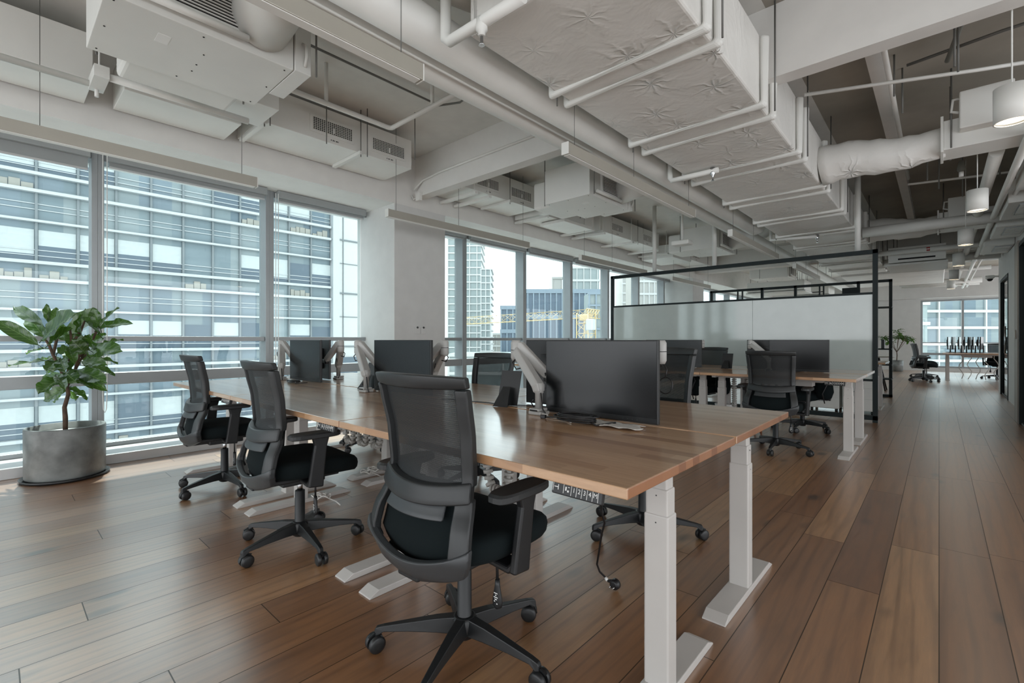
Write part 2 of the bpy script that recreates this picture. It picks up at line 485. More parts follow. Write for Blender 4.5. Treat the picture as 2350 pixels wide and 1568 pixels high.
# ------------------------------------------------------------------ mesh helpers
class MB:
    def __init__(s):
        s.bm = bmesh.new()

    def face(s, vs, smooth=False):
        try:
            f = s.bm.faces.new(vs)
            f.smooth = smooth
            return f
        except ValueError:
            return None

    def box(s, x0, x1, y0, y1, z0, z1, mtx=None):
        v = [s.bm.verts.new((x, y, z)) for z in (z0, z1) for y in (y0, y1) for x in (x0, x1)]
        if mtx is not None:
            for q in v:
                q.co = mtx @ q.co
        for idx in ((0, 2, 3, 1), (4, 5, 7, 6), (0, 1, 5, 4), (2, 6, 7, 3), (0, 4, 6, 2), (1, 3, 7, 5)):
            s.face([v[i] for i in idx])
        return s

    def cbox(s, c, d, mtx=None):
        return s.box(c[0] - d[0] / 2, c[0] + d[0] / 2, c[1] - d[1] / 2, c[1] + d[1] / 2, c[2] - d[2] / 2, c[2] + d[2] / 2, mtx)

    def rings(s, rings, smooth=True, cap=True, closed=False):
        R = [[s.bm.verts.new(p) for p in r] for r in rings]
        n = len(R[0])
        m = len(R)
        for i in range(m if closed else m - 1):
            a, b = R[i], R[(i + 1) % m]
            for j in range(n):
                s.face([a[j], a[(j + 1) % n], b[(j + 1) % n], b[j]], smooth)
        if cap and not closed:
            s.face(list(reversed(R[0])))
            s.face(R[-1])
        return s

    def tube(s, pts, r, n=10, cap=True, smooth=True, closed=False, rect=None):
        pts = [Vector(p) for p in pts]
        rs = r if isinstance(r, (list, tuple)) else [r] * len(pts)
        m = len(pts)
        out = []
        prev = None
        for i, p in enumerate(pts):
            if closed:
                d = pts[(i + 1) % m] - pts[i - 1]
            elif i == 0:
                d = pts[1] - pts[0]
            elif i == m - 1:
                d = pts[-1] - pts[-2]
            else:
                d = (pts[i + 1] - p).normalized() + (p - pts[i - 1]).normalized()
            if d.length < 1e-9:
                d = Vector((0, 0, 1))
            d.normalize()
            if prev is None:
                up = Vector((0, 0, 1)) if abs(d.z) < 0.9 else Vector((0, 1, 0))
                a = d.cross(up).normalized()
            else:
                a = (prev - d * prev.dot(d))
                if a.length < 1e-6:
                    a = d.orthogonal()
                a.normalize()
            prev = a
            b = d.cross(a)
            if rect:
                w, h = rect[i] if isinstance(rect, list) else rect
                out.append([p + a * w / 2 * sx + b * h / 2 * sy for sx, sy in ((-1, -1), (1, -1), (1, 1), (-1, 1))])
            else:
                out.append([p + (a * math.cos(2 * PI * k / n) + b * math.sin(2 * PI * k / n)) * rs[i] for k in range(n)])
        s.rings(out, smooth and not rect, cap, closed)
        return s

    def lathe(s, prof, c=(0, 0, 0), n=24, axis='z', smooth=True, cap=True, mtx=None):
        out = []
        for r, z in prof:
            ring = []
            for k in range(n):
                a = 2 * PI * k / n
                x, y = r * math.cos(a), r * math.sin(a)
                p = Vector((x, y, z)) if axis == 'z' else (Vector((z, x, y)) if axis == 'x' else Vector((y, z, x)))
                if mtx is not None:
                    p = mtx @ p
                ring.append(p + Vector(c))
            out.append(ring)
        s.rings(out, smooth, cap)
        return s

    def grid(s, fn, nu, nv, thick=0.0, smooth=True, uv=False):
        """fn(u,v)->(point, normal) with u,v in 0..1; thick>0 gives a solid slab"""
        P = [[fn(i / nu, j / nv) for j in range(nv + 1)] for i in range(nu + 1)]
        A = [[s.bm.verts.new(p + nn * thick / 2) for p, nn in row] for row in P]
        uvl = s.bm.loops.layers.uv.verify() if uv else None
        if thick:
            B = [[s.bm.verts.new(p - nn * thick / 2) for p, nn in row] for row in P]
        for i in range(nu):
            for j in range(nv):
                f = s.face([A[i][j], A[i + 1][j], A[i + 1][j + 1], A[i][j + 1]], smooth)
                if uv and f:
                    for lp, (a, b) in zip(f.loops, ((i, j), (i + 1, j), (i + 1, j + 1), (i, j + 1))):
                        lp[uvl].uv = (a / nu, b / nv)
                if thick:
                    s.face([B[i][j + 1], B[i + 1][j + 1], B[i + 1][j], B[i][j]], smooth)
        if thick:
            for i in range(nu):
                s.face([A[i + 1][0], A[i][0], B[i][0], B[i + 1][0]])
                s.face([A[i][nv], A[i + 1][nv], B[i + 1][nv], B[i][nv]])
            for j in range(nv):
                s.face([A[0][j], A[0][j + 1], B[0][j + 1], B[0][j]])
                s.face([A[nu][j + 1], A[nu][j], B[nu][j], B[nu][j + 1]])
        return s

    def prism(s, poly, h0, h1, axis='z'):
        """extrude a 2-D outline"""
        def P(a, b, h):
            return (a, b, h) if axis == 'z' else ((h, a, b) if axis == 'x' else (a, h, b))
        A = [s.bm.verts.new(P(a, b, h0)) for a, b in poly]
        B = [s.bm.verts.new(P(a, b, h1)) for a, b in poly]
        n = len(poly)
        s.face(A)
        s.face(list(reversed(B)))
        for i in range(n):
            s.face([A[i], B[i], B[(i + 1) % n], A[(i + 1) % n]])
        return s

    def build(s, name, mat, parent=None, bevel=0.0, seg=2, subsurf=0):
        bmesh.ops.recalc_face_normals(s.bm, faces=s.bm.faces[:])
        me = bpy.data.meshes.new(name)
        s.bm.to_mesh(me)
        s.bm.free()
        me.materials.append(mat)
        o = bpy.data.objects.new(name, me)
        COL.objects.link(o)
        if parent:
            o.parent = parent
        if bevel:
            b = o.modifiers.new('bevel', 'BEVEL')
            b.width = bevel
            b.segments = seg
            b.limit_method = 'ANGLE'
            b.angle_limit = math.radians(40)
        if subsurf:
            q = o.modifiers.new('smooth', 'SUBSURF')
            q.levels = subsurf
            q.render_levels = subsurf
        return o


def thing(name, label, cat, loc=(0, 0, 0), rz=0.0, group=None):
    o = bpy.data.objects.new(name, None)
    o.empty_display_size = 0.1
    COL.objects.link(o)
    o.location = loc
    o.rotation_euler = (0, 0, rz)
    o['label'] = label
    o['category'] = cat
    if group:
        o['group'] = group
    return o


def tag(o, label, cat, group=None):
    o['label'] = label
    o['category'] = cat
    if group:
        o['group'] = group
    return o


def struct(name, mb, mat, label=None, cat=None, bevel=0.0, parent=None):
    o = mb.build(name, mat, parent, bevel)
    if parent is None:
        o['kind'] = 'structure'
        if label:
            o['label'] = label
        if cat:
            o['category'] = cat
    return o


def dup(root, loc, rz, label, group=None):
    def cp(o, par):
        c = o.copy()
        COL.objects.link(c)
        if par:
            c.parent = par
        for ch in CH.get(o.name, []):
            cp(ch, c)
        return c
    CH = {}
    for o in COL.objects:
        if o.parent:
            CH.setdefault(o.parent.name, []).append(o)
    r = cp(root, None)
    r.location = loc
    r.rotation_euler = (0, 0, rz)
    r['label'] = label
    if group:
        r['group'] = group
    return r


def text_mesh(name, body, size, mat, parent, loc, rot, depth=0.0004):
    cu = bpy.data.curves.new(name, 'FONT')
    cu.body = body
    cu.size = size
    cu.extrude = depth
    cu.align_x = 'CENTER'
    cu.align_y = 'CENTER'
    tmp = bpy.data.objects.new('tmp_text', cu)
    COL.objects.link(tmp)
    bpy.context.view_layer.update()
    dg = bpy.context.evaluated_depsgraph_get()
    me = bpy.data.meshes.new_from_object(tmp.evaluated_get(dg))
    bpy.data.objects.remove(tmp)
    bpy.data.curves.remove(cu)
    me.name = name
    me.materials.clear()
    me.materials.append(mat)
    o = bpy.data.objects.new(name, me)
    COL.objects.link(o)
    o.parent = parent
    o.location = loc
    o.rotation_euler = rot
    return o


# camera-ray helper used only to turn measured pixels of the photograph into points of the room
def pt(u, v, x=None, y=None, z=None, d=None):
    a = (u - 1175) / 1082.0
    b = (780 - v) / 1082.0
    F = (-math.sin(YAW), math.cos(YAW))
    R = (math.cos(YAW), math.sin(YAW))
    r = (F[0] + a * R[0], F[1] + a * R[1], b)
    t = d if d is not None else (x / r[0] if x is not None else (y / r[1] if y is not None else (z - 1.10) / r[2]))
    return Vector((r[0] * t, r[1] * t, 1.10 + r[2] * t))

# ================================================================== ROOM SHELL
XW = -5.9       # glass plane
XS = -5.145     # soffit and column face
ZS = 2.845      # soffit underside
ZC = 3.50       # slab
YB, YF = -4.0, 22.2

struct('floor', MB().box(-6.2, 4.2, YB - 0.2, YF + 0.3, -0.15, 0.0), M['floor'], 'worn brown oak plank floor of the office', 'floor')
struct('ceiling', MB().box(-6.2, -0.93, YB - 0.2, YF + 0.3, ZC, ZC + 0.2), M['ceil'], 'white sprayed concrete ceiling slab', 'ceiling')
struct('ceiling.001', MB().box(-0.93, 4.2, YB - 0.2, YF + 0.3, ZC, ZC + 0.2), M['ceildark'], 'darker brownish ceiling slab over the aisle', 'ceiling')  # slab right of the duct gets a darker tan-grey colour
# soffit along the window wall
struct('trim_1', MB().box(-6.1, XS, YB, YF, ZS, ZC - 0.001), M['beam'], 'white soffit beam running above the windows', 'beam')
# cross beams
struct('trim_2', MB().box(XS, 4.0, 3.76, 3.90, 2.98, ZC - 0.001), M['beam'], 'nearer white cross beam under the ceiling', 'beam')
struct('trim_3', MB().box(XS, 4.0, 13.50, 13.80, 2.98, ZC - 0.001), M['beam'], 'farther white cross beam under the ceiling', 'beam')
struct('trim_4', MB().box(-0.44, -0.34, 3.90, 22.0, 3.36, ZC - 0.001), M['beam'], 'slim grey ceiling rib beside the big duct', 'beam')
# columns
for i, (y0, y1, lab) in enumerate([(3.447, 4.28, 'white square column between the two window bays'),
                                   (13.27, 14.1, 'white square column far down the window wall'),
                                   (-6, -3.5, None)]):
    if lab:
        struct('trim_%d' % (5 + i), MB().box(-6.05, XS + 0.0005, y0, y1, 0, ZS + 0.002), M['wall'], lab, 'column', bevel=0.004)
# left wall: low apron behind the sill and strip of wall behind columns
struct('wall_left', MB().box(-6.3, -6.05, YB, YF, -0.1, 0.0).box(-6.3, -6.05, YB, YF, ZS, ZC), M['wall'], 'outer edge of the window wall', 'wall')
# far wall: two windows, plus a right opening added to brighten the far zone
mb = MB()
mb.box(-6.1, -3.9, YF, YF + 0.25, 0, 2.9)
mb.box(-1.75, -0.49, YF, YF + 0.25, 0, 2.5).box(-6.1, 4.2, YF, YF + 0.25, 2.5, ZC)
mb.box(1.75, 2.2, YF, YF + 0.25, 0, 2.5).box(2.2, 4.2, YF, YF + 0.25, 0, 0.12)
mb.box(-3.9, -1.75, YF, YF + 0.25, 0, 0.12).box(-0.49, 1.75, YF, YF + 0.25, 0, 0.12)
struct('wall_back', mb, M['wall'], 'white far end wall with two windows and an added right opening', 'wall')
# right wall
mb = MB()
mb.box(0.93, 1.08, 9.36, 12.35, 0, ZC).box(0.93, 1.08, 13.75, 14.25, 0, ZC).box(0.93, 1.08, 12.35, 13.75, 2.32, ZC)
mb.box(1.08, 4.0, 14.10, 14.25, 0, ZC)
mb.box(0.93, 1.08, 7.4, 9.36, 2.42, ZC)
mb.box(0.93, 4.0, 7.25, 7.4, 0, ZC)
struct('wall_right', mb, M['wall'], 'white partition wall along the right side of the aisle', 'wall')
# unseen side and rear walls; long openings added to let in fill daylight
mb = MB()
mb.box(4.0, 4.15, YB, 14.25, 0, 0.25).box(4.0, 4.15, YB, 14.25, 2.75, ZC).box(4.0, 4.15, 6.5, 14.25, 0.25, 2.75)
mb.box(4.0, 4.15, 14.25, YF + 0.25, 0, 0.25).box(4.0, 4.15, 14.25, YF + 0.25, 2.75, ZC)  # far stretch left open, added to brighten the far end
struct('wall_side', mb, M['wall'], 'unseen side wall right of the view, with openings added for light', 'wall')
mb = MB()
mb.box(-6.1, 4.15, YB - 0.15, YB, 0, 0.25).box(-6.1, 4.15, YB - 0.15, YB, 2.75, ZC)
struct('wall_front', mb, M['wall'], 'unseen rear wall behind the viewer, with an opening added for light', 'wall')

# floor sill along the window wall
for k, (ya, yb) in enumerate([(YB, 3.44), (4.285, 13.26), (14.105, YF)]):
    struct('baseboard_left' if k == 0 else 'baseboard_left.%03d' % k, MB().box(-6.05, -5.42, ya, yb, 0, 0.085), M['framel'], None, None, bevel=0.004)

# ------------------------------------------------------------------ windows on the left wall
edges_y = [-4.0, -2.36, -0.83, 0.70, 2.235, 3.765, 5.295, 6.825, 8.355, 9.885, 11.415, 12.945, 14.10, 15.6, 17.1, 18.6, 20.1, 21.6]
bays = [(-4.0, -2.36), (-2.36, -0.83), (-0.83, 0.665), (0.665, 2.185), (2.185, 3.447),
        (4.28, 5.24), (5.24, 6.765), (6.765, 8.29), (8.29, 9.81), (9.81, 11.33), (11.33, 12.86), (12.86, 13.27),
        (14.10, 15.5), (15.5, 17.0), (17.0, 18.5), (18.5, 20.0), (20.0, 21.5), (21.5, 22.2)]
blind_drop = {2: 2.70, 3: 2.77, 4: 2.77, 5: 2.78, 6: 2.73}
wl = ['behind the viewer', 'behind the plant to the left', 'tall window behind the potted fig tree', 'wide tall window right of the potted fig tree',
      'tall window beside the first white column', 'narrow window right of the first white column', 'window showing the pale tower',
      'window showing open sky and the dark office block', 'window showing the crane mast', 'window left of the glass board frame',
      'window seen through the top of the board frame', 'last narrow window before the far column']
for i, (ya, yb) in enumerate(bays):
    lab = wl[i] if i < len(wl) else 'distant window on the left wall'
    w = bpy.data.objects.new('window_%d' % (i + 1), None)
    COL.objects.link(w)
    w['kind'] = 'structure'
    w['label'] = lab
    mb = MB()
    mw = 0.045
    # posts
    if ya not in (-4.0, 4.28, 14.10):
        mb.box(XW - 0.10, XW + 0.10, ya, ya + mw, 0.085, ZS)
    if yb not in (3.447, 13.27, 22.2):
        mb.box(XW - 0.10, XW + 0.10, yb - mw, yb, 0.085, ZS)
    mb.box(XW - 0.09, XW + 0.06, ya, yb, 0.085, 0.125)
    mb.box(XW - 0.09, XW + 0.09, ya, yb, ZS - 0.07, ZS)
    mb.build('window_frame', M['frame'], w, 0.003)
    MB().box(XW - 0.05, XW + 0.07, ya + mw, yb - mw if yb != 3.447 else yb, 1.085, 1.135).build('transom', M['frame'], w, 0.004)
    MB().box(XW - 0.09, XW + 0.085, ya + mw, yb - mw if yb != 3.447 else yb, 0.675, 0.785).build('transom', M['frame'], w, 0.004)
    MB().box(XW - 0.066, XW - 0.058, ya + 0.01, yb - 0.01, 0.12, ZS - 0.02).build('glass_pane', M['glass'], w)

def blind(ya, yb, zb, label, chain=False):
    t = thing('roller_blind', label, 'blind', (XW + 0.16, ya, 0), 0, 'grey roller blinds at the window heads')
    L = yb - ya
    MB().box(-0.04, 0.04, 0.06, L - 0.06, ZS - 0.085, ZS - 0.003).build('cassette', M['blind'], t, 0.006)
    MB().box(-0.012, -0.009, 0.075, L - 0.075, zb, ZS - 0.06).build('fabric', M['blind'], t)
    MB().box(-0.018, -0.003, 0.075, L - 0.075, zb - 0.015, zb + 0.004).build('bottom_bar', M['framel'], t, 0.003)
    if chain:
        pts = [(0.06, 0.02, ZS - 0.05), (0.06, 0.02, 0.60), (0.06, 0.025, 0.46), (0.06, 0.035, 0.43), (0.06, 0.045, 0.46), (0.06, 0.05, 0.60), (0.06, 0.05, ZS - 0.05)]
        MB().tube(pts, 0.004, 6).build('pull_chain', M['label'], t)
    return t

blind(-0.83, 0.665, 2.66, 'grey roller blind over the window behind the fig tree, pulled lowest')
blind(0.665, 2.185, 2.72, 'grey roller blind right of the fig tree with a white pull chain', True)
blind(2.185, 3.44, 2.73, 'grey roller blind beside the first white column', True)
blind(4.29, 5.24, 2.75, 'grey roller blind just right of the first white column')
blind(5.24, 6.765, 2.74, 'grey roller blind above the view of the pale tower')
blind(6.765, 8.29, 2.74, 'grey roller blind above the view of open sky')
blind(8.29, 9.81, 2.74, 'grey roller blind above the view of the crane mast')
blind(9.81, 11.33, 2.74, 'grey roller blind nearest the glass board frame')

# far-wall windows
for k, (xa, xb, xm) in enumerate([(-3.9, -1.75, [-2.8]), (-0.49, 1.75, [0.60])]):
    w = bpy.data.objects.new('window_%d' % (30 + k), None)
    COL.objects.link(w)
    w['kind'] = 'structure'
    w['label'] = 'far end window seen past the slim shelf unit' if k == 0 else 'wide far end window behind the distant desks'
    mb = MB()
    mb.box(xa, xb, YF + 0.05, YF + 0.15, 2.44, 2.5).box(xa, xb, YF + 0.05, YF + 0.15, 0.12, 0.18)
    for x in [xa + 0.03] + xm + [xb - 0.03]:
        mb.box(x - 0.03, x + 0.03, YF + 0.03, YF + 0.17, 0.12, 2.5)
    mb.build('window_frame', M['frame'], w)
    MB().box(xa, xb, YF + 0.06, YF + 0.14, 0.98, 1.01).build('transom', M['frame'], w)
    MB().box(xa, xb, YF + 0.06, YF + 0.14, 0.56, 0.64).build('transom', M['frame'], w)
    MB().box(xa, xb, YF + 0.10, YF + 0.106, 0.15, 2.47).build('glass_pane', M['glass'], w)
# far soffit drop above the far window
struct('trim_8', MB().box(-6.0, 4.0, 21.9, 22.19, 2.55, ZC - 0.001), M['wall'], 'white bulkhead above the far end windows', 'bulkhead')

# right side doors
def door(n, label, x, ya, yb, h, frame_w=0.05):
    d = bpy.data.objects.new('door_%d' % n, None)
    COL.objects.link(d)
    d['kind'] = 'structure'
    d['label'] = label
    mb = MB()
    mb.box(x - 0.03, x + 0.05, ya, ya + frame_w, 0, h).box(x - 0.03, x + 0.05, yb - frame_w, yb, 0, h).box(x - 0.03, x + 0.05, ya, yb, h - frame_w, h)
    mb.box(x - 0.01, x + 0.03, ya, yb, 0.0, 0.03)
    mb.build('door_frame', M['bframe'], d, 0.003)
    MB().box(x, x + 0.012, ya + frame_w, yb - frame_w, 0.03, h - frame_w).build('glass_leaf', M['clear'], d)
    mb = MB().tube([(x - 0.05, ya + 0.16, 0.85), (x - 0.05, ya + 0.16, 1.35)], 0.012, 10)
    mb.tube([(x, ya + 0.16, 0.9), (x - 0.05, ya + 0.16, 0.9)], 0.008, 8).tube([(x, ya + 0.16, 1.3), (x - 0.05, ya + 0.16, 1.3)], 0.008, 8)
    mb.build('door_handle', M['chrome'], d)
door(1, 'black framed glass door at the right edge of the view', 0.80, 7.45, 9.0, 2.36)
door(2, 'slim glass door in the right wall farther down the aisle', 0.95, 12.35, 13.75, 2.30)
struct('trim_9', MB().box(0.76, 0.95, 9.02, 9.36, 0, 2.40), M['jamb'], 'beige panelled door jamb on the right', 'jamb', bevel=0.004)
sw = thing('light_switch', 'small square switch plate on the beige door jamb', 'switch', (0.755, 9.17, 1.17))
MB().box(-0.006, 0.004, -0.045, 0.045, -0.06, 0.06).build('plate', M['jamb'], sw, 0.003)
MB().box(-0.010, -0.005, -0.025, 0.025, -0.04, 0.04).build('rocker', M['wall'], sw, 0.002)
# wall sockets on the first column
for k, yy in enumerate((3.80, 3.90)):
    t = thing('wall_socket', 'left one of two small sockets on the white column' if k == 0 else 'right one of two small sockets on the white column', 'socket', (XS + 0.001, yy, 1.22), 0)
    MB().box(0, 0.010, -0.043, 0.043, -0.043, 0.043).build('face_plate', M['wall'], t, 0.003)
    MB().lathe([(0.014, 0.0), (0.014, 0.004)], (0.010, 0, 0.018 + 0.025), 14, 'x').build('socket_hole', M['darkprint'], t)

# ================================================================== CEILING SERVICES
def rods(parent, pts, r=0.006, mat='rod', name='hanger_rod'):
    for (x, y, z) in pts:
        MB().tube([(x, y, z), (x, y, ZC)], r, 6).build(name, M[mat], parent)


ORD = ['first', 'second', 'third', 'fourth', 'fifth', 'sixth', 'seventh', 'eighth', 'ninth', 'tenth']
# ---- the big wrapped duct
t = thing('main_air_duct', 'huge white wrapped rectangular air duct running along the ceiling', 'duct', (0, 0, 0))
MB().box(-1.90, -0.93, 1.75, 14.6, 2.75, 3.24).build('duct_body', M['wrap'], t, 0.02, 3)
ribs = [2.53, 2.70, 3.62, 3.86, 4.74, 4.98, 5.95, 6.2, 7.2, 7.42, 8.45, 8.68, 9.7, 9.92, 10.95, 11.2, 12.2, 12.4, 13.4, 13.6]
for r_ in ribs:
    mb = MB()
    mb.tube([(-1.925, r_, 3.22), (-1.925, r_, 2.74), (-0.905, r_, 2.74), (-0.905, r_, 3.22)], 0.02, 4, smooth=False, rect=(0.06, 0.05))
    mb.build('flange', M['pipew'], t, 0.018, 3)
# strap hangers of the big duct
rods(t, [(x, r_ + 0.1, 2.72) for r_ in ribs[::2] for x in (-1.96, -0.86)])
tag(MB().box(-1.9, 0.1, 14.8, 18.2, 2.72, 3.2).build('plenum_box', M['wrap'], None, 0.02), 'white plenum box ending the big duct far away', 'duct')
# wrinkled wedge where the duct starts, nearer the viewer
tag(MB().box(-1.62, -0.93, -0.4, 1.72, 2.80, 3.2).build('near_air_duct', M['wrap'], None, 0.02), 'white duct section overhead just before the big wrapped duct', 'duct')

# ---- long insulated pipes along the room
tag(MB().tube([(-2.415, -3.9, 2.865), (-2.415, 3, 2.865), (-2.415, 21.8, 2.865)], 0.105, 24).build('insulated_pipe', M['pipew']), 'thick white pipe left of its twin under the ceiling', 'pipe', 'long insulated ceiling pipes')
tag(MB().tube([(-2.17, -3.9, 2.87), (-2.17, 8.1, 2.87), (-2.17, 8.25, 2.9), (-2.17, 8.32, 3.0), (-2.17, 8.32, ZC - 0.02)], 0.115, 24).build('insulated_pipe', M['pipew']), 'thick white pipe nearest the big duct, turning up at its far end', 'pipe', 'long insulated ceiling pipes')
tag(MB().tube([(-2.297, -3.9, 2.775), (-2.297, 2.0, 2.775), (-2.297, 3.6, 2.775)], 0.008, 8).build('electrical_conduit', M['pipew']), 'thin white conduit between the two thick white pipes', 'conduit')
for k, yy in enumerate([1.0, 3.4, 5.6, 8.0, 10.6]):
    mb = MB().box(-2.56, -1.98, yy - 0.02, yy + 0.02, 2.985, 3.02)
    mb.tube([(-2.27, yy, 3.0), (-2.27, yy, ZC)], 0.008, 6)
    tag(mb.build('pipe_hanger', M['pipew']), ['white hanger over the thick pipes right above the near desks', 'white hanger over the thick pipes in front of the cross beam', 'white hanger over the thick pipes just behind the cross beam', 'white hanger where the pipe nearest the duct turns up', 'farthest white hanger over the thick pipes'][k], 'hanger', 'pipe hangers')

# ---- fan-coil units with ducts toward the big duct
def fan_coil():
    t = thing('fan_coil_unit', '', 'air unit', (0, 0, 0), 0, 'white fan coil units by the window wall')
    mb = MB()
    mb.box(-3.68, -3.02, 0.37, 1.28, 2.80, 3.22)
    mb.build('casing', M['metalw'], t, 0.004)
    MB().box(-3.43, -3.005, 1.285, 1.385, 2.80, 3.18).build('control_box', M['metalw'], t, 0.003)
    MB().box(-4.02, -3.685, 0.55, 1.20, 2.83, 3.18).build('drip_pan_side', M['metalw'], t, 0.03, 3)
    # return grille on the +X face
    g = MB().box(-3.018, -2.99, 0.60, 0.98, 2.87, 3.10).build('grille_frame', M['metalw'], t, 0.002)
    MB().box(-2.992, -2.986, 0.63, 0.955, 2.895, 3.085).build('grille_recess', M['dark'], g)
    mb = MB()
    for k in range(11):
        z = 2.90 + k * 0.0175
        mb.box(-2.990, -2.978, 0.63, 0.955, z, z + 0.006)
    mb.build('louvres', M['metalw'], g)
    MB().tube([(-2.965, 0.45, 2.845), (-2.965, 1.0, 2.845)], 0.02, 10).build('drain_pipe', M['pipew'], t)
    # rods
    rods(t, [(-3.72, 0.42, 2.8), (-3.72, 1.22, 2.8), (-2.985, 1.41, 2.8), (-2.975, 0.4, 2.8)])
    # label plate and screws under the casing
    MB().box(-3.30, -3.20, 0.62, 0.68, 2.7985, 2.8).build('rating_label', M['label'], t)
    mb = MB()
    for x, y in ((-3.64, .41), (-3.64, .8), (-3.64, 1.24), (-3.06, .41), (-3.06, .8), (-3.06, 1.24), (-3.35, .41), (-3.35, 1.24), (-3.4, .85), (-3.5, .85), (-3.25, .85)):
        mb.lathe([(0.005, 2.7975), (0.005, 2.8)], (x, y, 0), 8)
    mb.build('screws', M['dark'], t)
    # bent sensor cable
    MB().tube([(-3.0, 1.33, 2.98), (-2.97, 1.34, 2.96), (-2.975, 1.345, 2.90), (-3.0, 1.345, 2.84)], 0.01, 8).build('sensor_cable', M['pipew'], t)
    return t
fc = fan_coil()
fcy = [0.0, 4.31, 8.55, 14.0]
flab = ['nearest and largest white fan coil unit, upper left', 'white fan coil unit just behind the cross beam',
        'small white fan coil unit above the glass board frame', 'farthest white fan coil unit beyond the far cross beam']
fc['label'] = flab[0]
for k in range(1, 4):
    dup(fc, (0, fcy[k], 0), 0, flab[k])
# round ducts from each fan-coil to the big duct
for k, yy in enumerate([0.0, 4.31, 8.55]):
    mb = MB()
    mb.tube([(-3.02, 1.08 + yy, 2.995), (-2.72, 1.08 + yy, 3.04), (-2.3, 1.12 + yy, 3.17), (-1.905, 1.12 + yy + (0.78 if k == 0 else 0), 3.10)], [0.165, 0.16, 0.13, 0.14], 28)
    tag(mb.build('round_air_duct', M['pipew']), ['fat rounded white duct on the nearest fan coil unit', 'round white duct behind the cross beam, over the pipes', 'round white duct above the glass board'][k], 'duct', 'round branch ducts')

# ---- supply plenums hugging the soffit with square-holed grilles
def plenum(ya, yb, grilles, label, x0=-5.10, x1=-4.52, z0=3.07, z1=3.40, marks=True, slats=False):
    t = thing('supply_plenum', label, 'duct', (0, 0, 0), 0, 'white supply plenums along the soffit')
    MB().box(x0, x1, ya, yb, z0, z1).build('plenum_body', M['metalw'], t, 0.004)
    for (ga, gb) in grilles:
        g = MB().box(x1, x1 + 0.008, ga - 0.03, gb + 0.03, 3.13, 3.30).build('grille', M['metalw'], t, 0.002)
        MB().box(x1 + 0.006, x1 + 0.010, ga, gb, 3.155, 3.275).build('grille_opening', M['dark'], g)
        mb = MB()
        n = 7 if not slats else 0
        for k in range(n + 1):
            if slats:
                break
            z = 3.155 + k * 0.12 / n
            mb.box(x1 + 0.009, x1 + 0.014, ga, gb, z - 0.0022, z + 0.0022)
        for k in range(21):
            y = ga + (gb - ga) * k / 20
            mb.box(x1 + 0.009, x1 + 0.014, y - 0.0022, y + 0.0022, 3.155, 3.275)
        mb.build('grille_bars', M['metalw'], g)
        MB().box(x1 + 0.012, x1 + 0.03, (ga + gb) / 2 - 0.005, (ga + gb) / 2 + 0.005, 3.165, 3.215).build('damper_lever', M['label'], g)
        if marks:
            mb = MB()
            ym = (ga + gb) / 2
            for a, b in ((-.02, -.012), (.0, .012), (.016, .022), (.034, .05), (.054, .06)):
                mb.box(x1 + 0.0005, x1 + 0.0015, ym + a, ym + b, 3.098, 3.11)
            mb.build('stencil_marks', M['darkprint'], t)
    # bearing struts underneath
    for y in (ya + 0.02, (ya + yb) / 2 + 0.15):
        MB().box(x0 + 0.05, x1 + 0.06, y - 0.02, y + 0.02, z0 - 0.035, z0 - 0.002).build('bearing_strut', M['pipew'], t)
        rods(t, [(x1 + 0.045, y, z0 - 0.06)], 0.005)
    return t
plenum(1.62, 3.26, [(2.10, 2.51), (2.75, 3.15)], 'nearest white supply plenum with two square-holed grilles')
plenum(3.95, 5.55, [(4.30, 4.70), (4.97, 5.40)], 'white supply plenum with two grilles just behind the cross beam')
plenum(7.35, 9.75, [(7.75, 8.15), (9.0, 9.36)], 'white supply plenum with two grilles farther along the soffit')
plenum(11.4, 13.4, [(11.7, 12.05)], 'farthest white supply plenum seen through the board frame')
# stepped trays and pans below, hugging the soffit
tag(MB().box(-5.10, -4.62, 0.68, 1.50, 3.02, 3.34).build('duct_tray', M['metalw'], None, 0.004), 'white boxed duct tray left of the nearest plenum', 'duct')
tag(MB().box(-5.10, -4.55, 5.7, 7.2, 3.04, 3.34).box(-4.9, -4.4, 6.1, 6.9, 2.98, 3.03).build('duct_tray', M['metalw'], None, 0.004), 'white boxed duct tray behind the second fan coil unit', 'duct')
tag(MB().box(-5.10, -4.6, -3.9, 0.5, 3.0, 3.34).build('duct_tray', M['metalw'], None, 0.004), 'long white boxed duct in the upper left corner', 'duct')
tag(MB().box(-5.10, -4.35, 10.1, 11.1, 2.93, 3.22).build('duct_box', M['metalw'], None, 0.004), 'white duct box with a small grille above the board frame', 'duct')
for k, (ya, yb) in enumerate([(1.30, 1.60), (5.57, 5.69)]):
    tag(MB().box(-4.5, -4.05, ya, yb, 3.0, 3.28).build('duct_transition', M['metalw'], None, 0.004), ['small white duct transition beside the nearest fan coil unit', 'small white duct transition beside the second fan coil unit'][k], 'duct', 'duct transitions')
# struts at soffit in bay two
for k, yy in enumerate([4.2, 4.45, 5.75, 7.0, 7.35, 8.4, 9.5, 10.0]):
    tag(MB().box(-5.13, -4.42, yy - 0.025, yy + 0.025, 2.985, 3.02).tube([(-4.46, yy, 2.98), (-4.46, yy, ZC)], 0.006, 6).build('strut_channel', M['pipew']),
        'white strut bracket under the soffit ducts, %s counting from the cross beam' % ORD[k], 'bracket', 'strut brackets under the soffit ducts')

